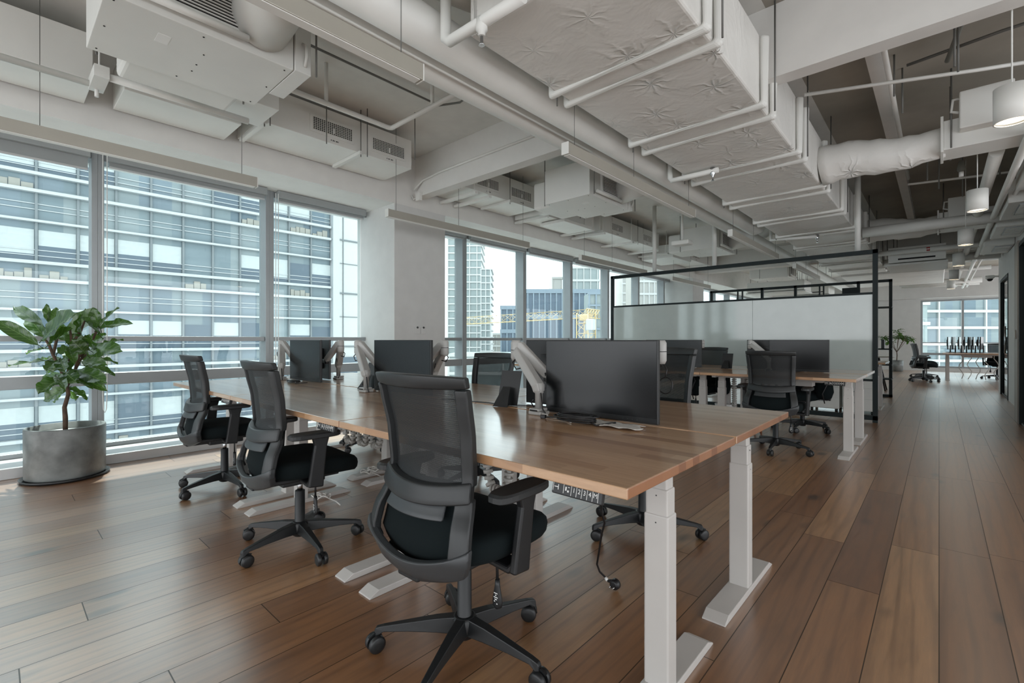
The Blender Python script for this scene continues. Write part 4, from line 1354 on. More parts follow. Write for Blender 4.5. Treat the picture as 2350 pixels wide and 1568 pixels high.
# rotation of the star base is baked; each chair turned as a whole
chairs = [
    ((-1.247, 1.126, 0), math.radians(2), 'nearest black mesh office chair, large in front of the near desk', 'black mesh chairs on the near side of the near desks'),
    ((-2.55, 1.115, 0), math.radians(-3), 'black mesh office chair second from the front, at the middle desk', 'black mesh chairs on the near side of the near desks'),
    ((-3.94, 1.165, 0), math.radians(-2), 'black mesh office chair at the leftmost desk by the windows', 'black mesh chairs on the near side of the near desks'),
    ((-1.25, 2.49, 0.06), math.radians(176), 'black mesh chair behind the near monitor, its back rising at right of the screen', 'black mesh chairs behind the near desks'),
    ((-2.66, 2.53, 0), math.radians(182), 'black mesh chair back seen behind the small black stand and monitor arm', 'black mesh chairs behind the near desks'),
    ((-4.30, 2.60, 0), math.radians(175), 'black mesh chair hidden behind the middle monitor, only its base in view', 'black mesh chairs behind the near desks'),
    ((-1.205, 5.235, 0), math.radians(0), 'black mesh chair seen squarely from behind at the second desk cluster', 'black mesh chairs of the second cluster'),
    ((-1.24, 6.66, 0), math.radians(184), 'black mesh chair on the board side, its base under the second cluster', 'black mesh chairs of the second cluster'),
    ((-2.40, 6.66, 0), math.radians(176), 'grey mesh chair back in front of the glass board, left of the black stand', 'black mesh chairs of the second cluster'),
    ((-0.30, 17.2, 0), math.radians(-80), 'black chair at the left end of the far desks', 'far black chairs'),
    ((-0.30, 16.4, 0), math.radians(-78), 'black chair standing in front of the far desks', 'far black chairs'),
    ((-0.32, 18.2, 0), math.radians(-95), 'black chair behind the left end of the far desks', 'far black chairs'),
    ((1.20, 18.8, 0), math.radians(170), 'black chair back beyond the far desks at right', 'far black chairs'),
]
for k, (loc, rz, lb, gp) in enumerate(chairs):
    if k == 0:
        chair.location = loc
        chair.rotation_euler = (0, 0, rz)
        chair['label'] = lb
        chair['group'] = gp
    else:
        dup(chair, loc, rz, lb, gp)
# every chair's star base stands at its own angle
TURN = [4, -3, 5, -8, 20, 35, -14, 10, 30, 0, 15, 40, 22]
k = 0
for o in list(COL.objects):
    if o.parent is None and o.get('category') == 'chair':
        for c_ in o.children:
            if c_.name.split('.')[0] in ('star_base', 'caster'):
                c_.rotation_euler = (0, 0, math.radians(TURN[k % len(TURN)]))
        k += 1
# the raised chair keeps its casters on the floor: lower its base by the same amount
for o in COL.objects:
    if o.parent and o.parent.location.z > 0.05 and o.parent.get('category') == 'chair' and o.name.split('.')[0] in ('star_base', 'caster', 'gas_lift'):
        o.location.z = -0.06


# ================================================================== MONITORS, ARMS, DESK ITEMS
def make_monitor():
    """origin on the desk under the screen centre, screen faces -Y"""
    t = thing('monitor', '', 'monitor', (0, 0, 0), 0, 'black flat monitors on arms')
    W_, H_ = 0.575, 0.345
    z0 = 0.006
    MB().box(-W_ / 2, W_ / 2, -0.010, 0.010, z0, z0 + H_).box(-0.17, 0.17, 0.010, 0.030, z0 + 0.09, z0 + 0.27).build('casing', M['casing'], t, 0.003, 2)
    MB().box(-W_ / 2 + 0.006, W_ / 2 - 0.006, -0.0112, -0.0098, z0 + 0.024, z0 + H_ - 0.006).build('screen', M['screen'], t)
    mb = MB()
    for k in range(4):
        mb.box(W_ / 2 - 0.16 + k * 0.022, W_ / 2 - 0.156 + k * 0.022, -0.0106, -0.0100, z0 + 0.010, z0 + 0.013)
    mb.build('button_marks', M['mgrey'], t)
    MB().box(-0.05, 0.05, 0.030, 0.038, z0 + 0.13, z0 + 0.23).build('mount_plate', M['black'], t, 0.003)
    return t


def make_arm():
    """origin: desk surface under the screen centre of its monitor"""
    t = thing('monitor_mount', '', 'monitor arm', (0, 0, 0), 0, 'pale grey monitor arms')
    bx, by = -0.27, -0.085
    MB().box(bx - 0.038, bx + 0.038, by - 0.035, by + 0.035, 0.0, 0.018).box(bx - 0.03, bx + 0.03, by - 0.04, by + 0.03, 0.018, 0.032).build('clamp', M['arm'], t, 0.006, 3)
    MB().box(bx - 0.022, bx + 0.022, by - 0.0415, by - 0.039, 0.020, 0.026).build('clamp_slot', M['dark'], t)
    MB().lathe([(0.018, 0.02), (0.018, 0.10), (0.022, 0.102), (0.022, 0.15)], (bx, by, 0), 20).build('post', M['arm'], t)
    ex, ey = -0.49, 0.0
    mb = MB().tube([(bx, by, 0.105), (bx - 0.005, by, 0.135), (ex + 0.02, ey - 0.01, 0.285), (ex, ey, 0.30)], 0.02, 4, rect=[(0.04, 0.045), (0.042, 0.06), (0.042, 0.05), (0.045, 0.04)])
    mb.build('lower_arm', M['arm'], t, 0.008, 3)
    MB().lathe([(0.020, 0.245), (0.027, 0.26), (0.027, 0.338), (0.020, 0.350)], (ex, ey, 0), 22).build('elbow', M['arm'], t)
    MB().lathe([(0.0275, 0.298), (0.0275, 0.301)], (ex, ey, 0), 22).build('elbow_joint_line', M['dark'], t)
    hx, hy, hz = -0.33, 0.045, 0.165
    mb = MB().tube([(ex, ey + 0.005, 0.325), (ex + 0.02, ey + 0.01, 0.318), (hx, hy, hz + 0.02), (hx + 0.03, hy, hz)], 0.02, 4, rect=[(0.045, 0.04), (0.045, 0.052), (0.04, 0.045), (0.035, 0.035)])
    mb.build('upper_arm', M['arm'], t, 0.008, 3)
    mb = MB().tube([(hx + 0.01, hy, hz - 0.02), (hx + 0.01, hy, hz + 0.025)], 0.02, 16)
    mb.tube([(hx, hy + 0.005, hz), (-0.06, 0.048, 0.180)], 0.012, 4, rect=(0.022, 0.03))
    mb.box(-0.05, 0.05, 0.0385, 0.046, 0.136, 0.236)
    mb.build('head_bracket', M['black'], t, 0.003)
    mb = MB()
    mb.tube([(ex + 0.03, ey - 0.02, 0.27), (ex + 0.015, ey - 0.045, 0.235), (ex + 0.05, ey - 0.055, 0.205), (ex + 0.09, ey - 0.04, 0.215)], 0.0035, 8)
    mb.tube([(ex + 0.12, ey - 0.02, 0.19), (bx - 0.03, by + 0.02, 0.13), (bx + 0.022, by - 0.012, 0.10), (bx + 0.03, by - 0.01, 0.03), (bx + 0.06, by - 0.02, 0.006)], 0.0035, 8)
    mb.tube([(bx - 0.03, by, 0.07), (bx - 0.055, by + 0.01, 0.05), (bx - 0.04, by + 0.02, 0.015), (bx + 0.0, by + 0.045, 0.008)], 0.003, 8)
    mb.build('arm_cable', M['cable'], t)
    return t


mon, arm = make_monitor(), make_arm()


def place(root, loc, rz, label, group, first):
    if first:
        root.location = loc
        root.rotation_euler = (0, 0, rz)
        root['label'] = label
        if group:
            root['group'] = group
    else:
        dup(root, loc, rz, label, group)


G1, G2 = 'monitors of the near cluster', 'monitors of the second cluster'
mset = [((-1.13, 1.82), 0, 'largest black monitor facing the viewer on the near desk', 'pale grey monitor arm with a raised elbow left of the largest screen', G1),
        ((-2.60, 1.80), 4, 'grey-lit monitor on the middle desk, behind the second chair', 'pale grey monitor arm left of the middle monitor', G1),
        ((-3.99, 1.79), 0, 'smallest-looking near monitor on the leftmost desk by the windows', 'pale grey monitor arm at the leftmost near monitor', G1),
        ((-1.41, 2.0), 180, 'monitor turned away, its dark back showing left of the largest screen', 'pale grey arm whose elbow rises right of the largest screen', G1),
        ((-2.90, 2.0), 180, 'monitor turned away behind the middle monitor', 'pale grey arm behind the middle monitor', G1),
        ((-4.24, 2.0), 178, 'monitor turned away behind the leftmost near monitor', 'pale grey arm behind the leftmost near monitor', G1),
        ((-1.15, 5.97), 0, 'black monitor facing the viewer on the second cluster, right of the chair back', 'pale arm seen left of the monitor above the chair back', G2),
        ((-2.49, 5.97), 0, 'black monitor on the second cluster, half hidden by a chair back', 'pale arm of the half hidden second cluster monitor', G2),
        ((-1.43, 6.13), 180, 'monitor turned away on the second cluster behind the chair back', 'pale arm turned away on the second cluster', G2),
        ((-2.75, 6.15), 180, 'monitor turned away on the left part of the second cluster', 'pale arm turned away on the left of the second cluster', G2)]
for k, ((x, y), rz, lm, la, gp) in enumerate(mset):
    z = TOPZ + 0.0005
    place(mon, (x, y, z), math.radians(rz), lm, gp, k == 0)
    place(arm, (x + (-0.13 if rz > 100 and k == 3 else 0) * 0, y, z), math.radians(rz), la, 'pale grey monitor arms', k == 0)

# small black folded stands
def make_stand():
    t = thing('tablet_stand', '', 'stand', (0, 0, 0), 0, 'small black leaning stands')
    R_ = Matrix.Rotation(math.radians(-16), 4, 'X')
    MB().box(-0.062, 0.062, -0.002, 0.002, 0.0, 0.19, R_).build('front_panel', M['casing'], t, 0.0015)
    mb = MB()
    a = [mb.bm.verts.new(p) for p in ((-0.022, -0.004, 0.10), (-0.045, -0.075, 0.001), (0.045, -0.075, 0.001), (0.022, -0.004, 0.10))]
    b = [mb.bm.verts.new(p) for p in ((-0.022, -0.001, 0.10), (-0.045, -0.071, 0.001), (0.045, -0.071, 0.001), (0.022, -0.001, 0.10))]
    mb.face(a)
    mb.face(b[::-1])
    for i in range(4):
        mb.face([a[i], b[i], b[(i + 1) % 4], a[(i + 1) % 4]])
    mb.build('back_flap', M['black'], t)
    return t
st = make_stand()
for k, (x, y, rz, lb) in enumerate([(-1.72, 1.86, 12, 'small black folded stand on the near desk, left of the pale arm'),
                                    (-3.06, 1.84, 12, 'small black folded stand between the leftmost and middle monitors'),
                                    (-1.93, 6.05, 0, 'small black folded stand on the second cluster before the glass board')]):
    place(st, (x, y, TOPZ + 0.001), math.radians(rz), lb, None, k == 0)

# coiled cables
def coil(loc, rz, label, n=7, r=0.075):
    t = thing('cable_coil', label, 'cable', loc, math.radians(rz), 'coiled black cables on desks')
    mb = MB()
    rnd = random.Random(int(abs(loc[0]) * 100))
    for k in range(n):
        rr = r + rnd.uniform(-0.012, 0.012)
        cx_, cy_ = rnd.uniform(-0.012, 0.012), rnd.uniform(-0.01, 0.01)
        zz = 0.006 + k * 0.0045
        tl = rnd.uniform(-0.08, 0.08)
        pts = [(cx_ + rr * 1.15 * math.cos(a), cy_ + rr * 0.62 * math.sin(a), zz + tl * rr * math.cos(a) * 0.4 + 0.004) for a in [2 * PI * j / 28 for j in range(28)]]
        mb.tube(pts, 0.0035, 7, closed=True)
    mb.build('cable_loops', M['cable'], t)
    mb = MB()
    mb.tube([(-0.07, 0, 0.02), (-0.11, 0.02, 0.012), (-0.15, 0.015, 0.01), (-0.17, 0.03, 0.008)], 0.0035, 7)
    mb.build('cable_end', M['cable'], t)
    MB().tube([(0.07, -0.02, 0.015), (0.105, -0.035, 0.006), (0.125, 0.0, 0.008), (0.16, 0.035, 0.012)], 0.0035, 7).build('cable_end', M['cable'], t)
    MB().box(-0.19, -0.165, 0.018, 0.034, 0.0, 0.016).build('plug', M['cable'], t, 0.002)
    return t
coil((-1.135, 1.66, TOPZ + 0.001), 8, 'coil of black cables on the near desk under the largest screen')
coil((-3.88, 1.65, TOPZ + 0.001), 0, 'coil of black cables under the leftmost monitor', 4, 0.055)
coil((-1.25, 5.82, TOPZ + 0.001), 0, 'loop of black cable under the second cluster monitor', 3, 0.06)
# flat clear plastic bag and white cable beside the coil
t = thing('plastic_bag', 'flat crumpled clear plastic bag lying beside the black coil', 'bag', (-0.98, 1.70, TOPZ + 0.001))
def bagf(u, v):
    return Vector(((u - .5) * .24 + 0.02 * math.sin(v * 6), (v - .5) * .10, 0.004 + 0.006 * abs(math.sin(u * 9 + v * 7)))), Vector((0, 0, 1))
MB().grid(bagf, 14, 8, 0.001).build('bag_film', M['papertan'], t)
wc = thing('white_lead', 'white cable lying left of the black coil on the near desk', 'cable', (-1.29, 1.66, TOPZ + 0.001))
MB().tube([(-0.05, 0.05, 0.004), (0.0, 0.02, 0.004), (0.07, 0.03, 0.004), (0.14, -0.02, 0.004)], 0.0032, 7).build('lead', M['wcable'], wc)
MB().cbox((-0.055, 0.05, 0.006), (0.03, 0.014, 0.011)).build('plug', M['wcable'], wc, 0.002)
ring = thing('cable_ring', 'black cable loop hanging behind the right edge of the largest screen', 'cable', pt(1527, 885, y=2.02))
MB().tube([(0.032 * math.cos(a), 0.004 * math.sin(a), 0.036 * math.sin(a)) for a in [2 * PI * j / 26 for j in range(26)]], 0.003, 7, closed=True).build('loop', M['cable'], ring)
MB().tube([(0.0, 0, 0.036), (0.002, 0.01, 0.07), (-0.02, 0.02, 0.10)], 0.003, 7).build('lead', M['cable'], ring)
dk = thing('desk_cable', 'thin black cable lying across the joint of the near desks', 'cable', (-2.05, 1.83, TOPZ + 0.004))
MB().tube([(-0.12, -0.05, 0), (0.0, -0.02, 0), (0.2, 0.02, 0.0), (0.32, 0.01, 0.0), (0.47, 0.10, 0.0), (0.6, 0.12, 0)], 0.0028, 7).build('lead', M['cable'], dk)

# dangling power cable with plug on the floor
t = thing('power_cable', 'black power cable dangling from the near desk with its round plug on the floor', 'cable')
P_ = [pt(1384, 1120, d=1.93), pt(1381, 1150, d=1.95), pt(1380, 1175, d=1.96), pt(1388, 1200, d=1.98), pt(1381, 1225, d=2.0), pt(1375, 1265, d=2.04), pt(1370, 1295, d=2.08), pt(1376, 1312, d=2.10), pt(1390, 1326, d=2.10)]
P_.insert(0, Vector((P_[0].x, P_[0].y, 0.71)))
MB().tube(P_, 0.0045, 10).build('lead', M['cable'], t)
q = P_[-1]
MB().tube([q, q + Vector((0.012, -0.004, -0.008))], 0.007, 8).build('paper_tag', M['label'], t)
pp = pt(1412, 1341, d=2.07)
MB().tube([q + Vector((0.012, -0.004, -0.008)), pp + Vector((-0.02, 0.0, 0.006)), pp + Vector((-0.008, 0, 0.002))], [0.006, 0.009, 0.014], 12).lathe([(0.012, -0.018), (0.022, -0.012), (0.023, 0.008), (0.019, 0.012)], (pp.x, pp.y, max(pp.z, 0.024)), 18, 'y').build('plug', M['cable'], t)
mb = MB()
for s in (-1, 1):
    mb.tube([(pp.x + s * 0.009, pp.y - 0.018, 0.024), (pp.x + s * 0.009, pp.y - 0.038, 0.024)], 0.0028, 8)
mb.build('plug_pins', M['chrome'], t)

# vertebra cable spines hanging under desks
def spine(pts, label, r=0.022):
    t = thing('cable_spine', label, 'cable spine', (0, 0, 0), 0, 'grey cable spines under the desks')
    pts = [Vector(p) for p in pts]
    # resample
    seg = []
    for a, b in zip(pts, pts[1:]):
        n = max(1, int((b - a).length / 0.022))
        seg += [a + (b - a) * (k / n) for k in range(n)]
    mb = MB()
    for a, b in zip(seg, seg[1:] + [pts[-1]]):
        d = (b - a)
        if d.length < 1e-4:
            continue
        mb.tube([a, a + d * 0.55], r, 8)
    mb.tube(seg, r * 0.45, 6)
    mb.build('spine_links', M['chain'], t)
def loopy(x, y, w, d, rep=1):
    out = []
    for j in range(rep):
        for k in range(13):
            a = PI * k / 12
            out.append((x + j * w - w / 2 * math.cos(a), y + 0.02 * j, 0.68 - d * min(1.0, 1.25 * math.sin(a)) ** 0.8))
    return out
spine(loopy(-1.46, 1.52, 0.15, 0.25), 'grey cable spine looping under the near desk between the chairs')
spine(loopy(-2.98, 1.64, 0.13, 0.27, 3), 'grey cable spine hanging in loops under the middle desk')
spine(loopy(-4.25, 1.66, 0.15, 0.20), 'grey cable spine looping under the desk by the windows')
spine([(-1.80, 5.9, 0.70), (-1.80, 5.92, 0.3), (-1.78, 5.9, 0.03)], 'grey cable spine dropping straight to the floor at the second cluster', 0.03)
spine([(-1.68, 6.0, 0.70), (-1.70, 6.02, 0.3), (-1.68, 6.0, 0.03)], 'second grey cable spine dropping at the second cluster', 0.03)
# copper-coloured rods leaning under the second cluster
for k in range(2):
    tag(MB().tube([(-1.63 + 0.07 * k, 6.1, 0.0), (-1.52 + 0.06 * k, 6.12, 0.70)], 0.012, 10).build('wooden_rod', pmat('copper_brown_wood_%d' % k, (0.30, 0.13, 0.07), 0.5)), ['left brown rod leaning under the second cluster', 'right brown rod leaning under the second cluster'][k], 'rod')
# bags hanging under second cluster desks
for k, (x, y) in enumerate([(-2.25, 5.85), (-2.02, 6.2), (-0.98, 6.45)]):
    t = thing('cable_bag', ['black cable bundle hanging under the middle desk of the second cluster', 'black pouch hanging under the second cluster right of a white leg', 'black cable bundle hanging under the right end desk of the second cluster'][k], 'bag', (x, y, 0.70))
    rings = []
    for z, sc in ((0, 0.8), (-0.06, 1.0), (-0.2, 1.05), (-0.27, 0.9), (-0.29, 0.5)):
        rings.append([(0.085 * sc * math.cos(2 * PI * j / 14) * (1 + 0.12 * math.sin(j * 5 + z * 30)), 0.05 * sc * math.sin(2 * PI * j / 14), z) for j in range(14)])
    MB().rings(rings).build('pouch', M['fabric'], t)
    MB().tube([(0.0, -0.055, -0.02), (0.04, -0.07, -0.10), (-0.01, -0.065, -0.22), (0.01, -0.05, -0.33)], 0.006, 8).build('loose_cable', M['cable'], t)
t = thing('plastic_bin', 'translucent white bin under the second cluster between two white legs', 'bin', (-2.04, 6.35, 0))
MB().lathe([(0.0, 0.0), (0.105, 0.0), (0.125, 0.27), (0.120, 0.27), (0.10, 0.01), (0, 0.01)], n=24, cap=False).build('bin_body', M['label'], t)
MB().lathe([(0.126, 0.26), (0.130, 0.275), (0.122, 0.28)], n=24, cap=False).build('rim', M['label'], t)

# loose white cables on the floor
def floor_loop(x, y, label, seed, n=3, r=0.06):
    rnd = random.Random(seed)
    t = thing('floor_cable', label, 'cable', (x, y, 0.0), 0, 'loose white cables by the desk feet')
    mb = MB()
    for k in range(n):
        rr = r * rnd.uniform(.7, 1.2)
        ox, oy = rnd.uniform(-.05, .05), rnd.uniform(-.05, .05)
        mb.tube([(ox + rr * math.cos(a), oy + rr * .7 * math.sin(a), 0.034 + 0.02 * abs(math.sin(a * 1.5 + k))) for a in [2 * PI * j / 20 for j in range(20)]], 0.004, 7, closed=True)
    mb.tube([(r, 0, 0.035), (r + .06, .04, 0.01), (r + .13, .03, 0.006)], 0.004, 7)
    mb.build('loops', M['wcable'], t)
floor_loop(-3.12, 1.52, 'white cable loops resting on the foot behind the second chair', 3, 4, 0.05)
floor_loop(-3.44, 2.05, 'white cable tangle on the desk foot farther left', 5, 4, 0.05)
floor_loop(-3.25, 2.42, 'white cable bundle on the floor under the back row', 8, 3, 0.08)

# ================================================================== GLASS BOARD PARTITIONS
t = thing('glass_board_partition', 'black framed partition with a pale glass writing board and open top', 'partition', (0, 7.88, 0))
xa, xb = -4.60, -0.60
mb = MB()
for x in (xa, xb - 0.055):
    mb.box(x, x + 0.055, -0.03, 0.03, 0, 2.30)
mb.box(xa, xb, -0.03, 0.03, 2.245, 2.30).box(xa, xb, -0.03, 0.03, 0.03, 0.09)
mb.box(xa, xb, -0.02, 0.02, 1.705, 1.735).box(xa, xb, -0.02, 0.02, 0.545, 0.575)
mb.build('steel_frame', M['bframe'], t, 0.002)
for x0, x1 in ((xa + 0.055, -2.13), (-2.125, xb - 0.055)):
    MB().box(x0, x1, -0.012, 0.004, 0.575, 1.705).build('glass_board', M['board'], t)
# second frame: shelving frame
t = thing('shelving_frame', 'tall black open shelf frame standing behind the glass board', 'shelf', (0, 11.55, 0))
xa, xb = -4.05, -0.66
mb = MB()
for x in (xa, -2.95, -2.30, -1.15 - 0.06, xb - 0.05):
    mb.box(x, x + 0.05, -0.03, 0.03, 0, 2.26)
for x in (-3.45, -3.35, -1.85, -1.78):
    mb.box(x, x + 0.025, -0.02, 0.02, 1.95, 2.26)
mb.box(xa, xb, -0.03, 0.03, 2.21, 2.26).box(xa, xb, -0.03, 0.03, 0.0, 0.05)
mb.box(xa, xb - 1.0, -0.03, 0.03, 1.93, 1.97)
mb.build('steel_frame', M['bframe'], t)
for z in (0.35, 0.92, 1.72, 0.62):
    MB().box(-1.16, xb, -0.15, 0.15, z - 0.012, z + 0.012).build('shelf_board', M['bframe'], t)
MB().box(-1.45, -1.16, -0.02, 0.02, 1.97, 2.14).build('black_panel', M['bframe'], t)
v = thing('round_vase', 'small round black vase on the shelf frame', 'vase', (-0.98, 11.55, 0.933))
MB().lathe([(0.02, 0), (0.045, 0.01), (0.062, 0.05), (0.055, 0.09), (0.022, 0.115), (0.015, 0.15), (0.02, 0.16)], n=20).build('vase_body', M['casing'], v)
b_ = thing('shelf_box', 'slim grey box standing right of the vase on the shelf frame', 'box', (-0.80, 11.55, 0.933))
MB().box(-0.025, 0.025, -0.06, 0.06, 0, 0.17).build('box_body', M['mgrey'], b_, 0.003)

# ================================================================== SMALL FURNITURE BEYOND THE BOARD
def pedestal(x, y, label, h=0.55):
    t = thing('drawer_pedestal', label, 'drawer unit', (x, y, 0), 0, 'white drawer units behind the board')
    MB().box(-0.2, 0.2, -0.25, 0.25, 0.05, h).build('body', M['metalw'], t, 0.005)
    for k in range(3):
        z = 0.06 + k * (h - 0.06) / 3
        d = MB().box(-0.19, 0.19, -0.262, -0.25, z, z + (h - 0.06) / 3 - 0.012).build('drawer', M['metalw'], t, 0.003)
        MB().box(-0.06, 0.06, -0.268, -0.262, z + 0.10, z + 0.115).build('drawer_handle', M['frame'], d)
    mb = MB()
    for s in (-1, 1):
        for q_ in (-1, 1):
            mb.lathe([(0.02, 0.0), (0.02, 0.05)], (s * 0.16, q_ * 0.2, 0), 10)
    mb.build('casters', M['casing'], t)
pedestal(-0.88, 8.85, 'right white drawer unit behind the glass board')
pedestal(-1.32, 8.85, 'left white drawer unit behind the glass board')
for k in range(2):
    dup(desk, (-1.3 - DW * k, 9.6, 0), PI if k else 0, ['desk behind the glass board seen under its lower edge', 'farther left desk behind the glass board'][k], 'desks behind the board')
bx_ = thing('cardboard_box', 'small tan cardboard box on the floor behind the glass board', 'box', (-1.75, 8.9, 0.0))
MB().box(-0.12, 0.12, -0.1, 0.1, 0, 0.16).build('carton', pmat('tan_cardboard', (0.36, 0.25, 0.15), 0.9), bx_, 0.003)
MB().box(-0.12, 0.12, -0.02, 0.02, 0.16, 0.161).build('tape', M['papertan'], bx_)
# side table and dark panel seen through the shelf frame
t = thing('side_table', 'small dark-legged round table seen through the shelf frame', 'table', (-1.05, 13.0, 0))
MB().lathe([(0, 0.72), (0.35, 0.72), (0.35, 0.745), (0, 0.745)], n=28, cap=False).build('table_top', M['label'], t)
for k in range(4):
    a = PI / 4 + k * PI / 2
    MB().tube([(0.1 * math.cos(a), 0.1 * math.sin(a), 0.72), (0.28 * math.cos(a), 0.28 * math.sin(a), 0)], 0.014, 8).build('leg', M['casing'], t)
tv = thing('display', 'small black upright display on the round table beyond the shelf frame', 'display', (-1.1, 13.0, 0.746))
MB().box(-0.11, 0.11, -0.012, 0.012, 0.02, 0.36).build('panel', M['screen'], tv, 0.004)
MB().box(-0.08, 0.08, -0.05, 0.05, 0, 0.02).build('foot', M['casing'], tv, 0.003)

# ================================================================== FAR DESKS
fdl = ['far desk at the end of the aisle, left one', 'far desk at the end of the aisle, right one', 'rear far desk behind the left one', 'rear far desk behind the right one']
for k, (x, y, rz) in enumerate([(0.76, 17.6, 0), (2.15, 17.6, 0), (0.76, 18.41, PI), (2.15, 18.41, PI)]):
    dup(desk, (x, y, 0), rz, fdl[k], 'far desks')
for k, (x, y) in enumerate([(0.30, 17.9), (0.42, 18.0), (0.52, 17.8), (0.62, 17.9), (0.70, 18.0), (0.78, 17.85), (0.86, 18.05), (0.20, 18.1)]):
    dup(mon, (x, y, TOPZ + 0.08), math.radians(82 + 3 * (k % 3)), 'thin monitor seen edge-on on the far desks, %s of the row' % ORD[[1, 2, 3, 4, 5, 6, 7, 0][k]], 'edge-on monitors on the far desks')
    tag(MB().lathe([(0.10, 0), (0.10, 0.008), (0.015, 0.012), (0.012, 0.20)], (x + 0.035, y, TOPZ + 0.001), 14).build('monitor_stand', M['mgrey']), 'grey foot of the %s edge-on monitor on the far desks' % ORD[[1, 2, 3, 4, 5, 6, 7, 0][k]], 'stand', 'monitor feet on the far desks')
rnd = random.Random(4)
for k in range(6):
    x = 0.45 + 0.17 * k
    pts = [(x + 0.05 * math.sin(j * 1.3 + k), 18.0 + 0.05 * math.cos(j + k), 0.68 - 0.09 * j) for j in range(8)]
    pts[-1] = (pts[-1][0], pts[-1][1], 0.02)
    tag(MB().tube(pts, 0.009, 7).build('hanging_cable', M['wcable'] if k % 2 else M['chain']), 'pale cable hanging in a curl under the far desks, %s from the left leg' % ORD[k], 'cable', 'cables under the far desks')

# ================================================================== PLANTS
def leaf_mb(mb, base, dirv, up, L, Wd, fold=0.35, droop=0.5, twist=0.0):
    d = Vector(dirv).normalized()
    u_ = Vector(up) - d * Vector(up).dot(d)
    if u_.length < 1e-3:
        u_ = d.orthogonal()
    u_.normalize()
    s_ = d.cross(u_).normalized()
    if twist:
        q = Matrix.Rotation(twist, 3, d)
        u_, s_ = q @ u_, q @ s_
    base = Vector(base)

    def fn(u, v):
        x = (u - 0.5) * 2
        # obovate fiddle outline: waist near the stem, broad toward the tip
        w = Wd * (math.sin(PI * min(1, v * 1.02) ** 0.85) ** 0.6) * (0.62 + 0.50 * v) * (1 if v < 0.98 else 0.3)
        w = max(w, 0.002)
        p = base + d * (L * v) + s_ * (x * w / 2) + u_ * (fold * w / 2 * abs(x) ** 1.4 - droop * L * v * v * 0.5 + 0.012 * math.sin(v * 16 + x * 2) * abs(x))
        return p, u_
    mb.grid(fn, 6, 9, 0, True, uv=True)


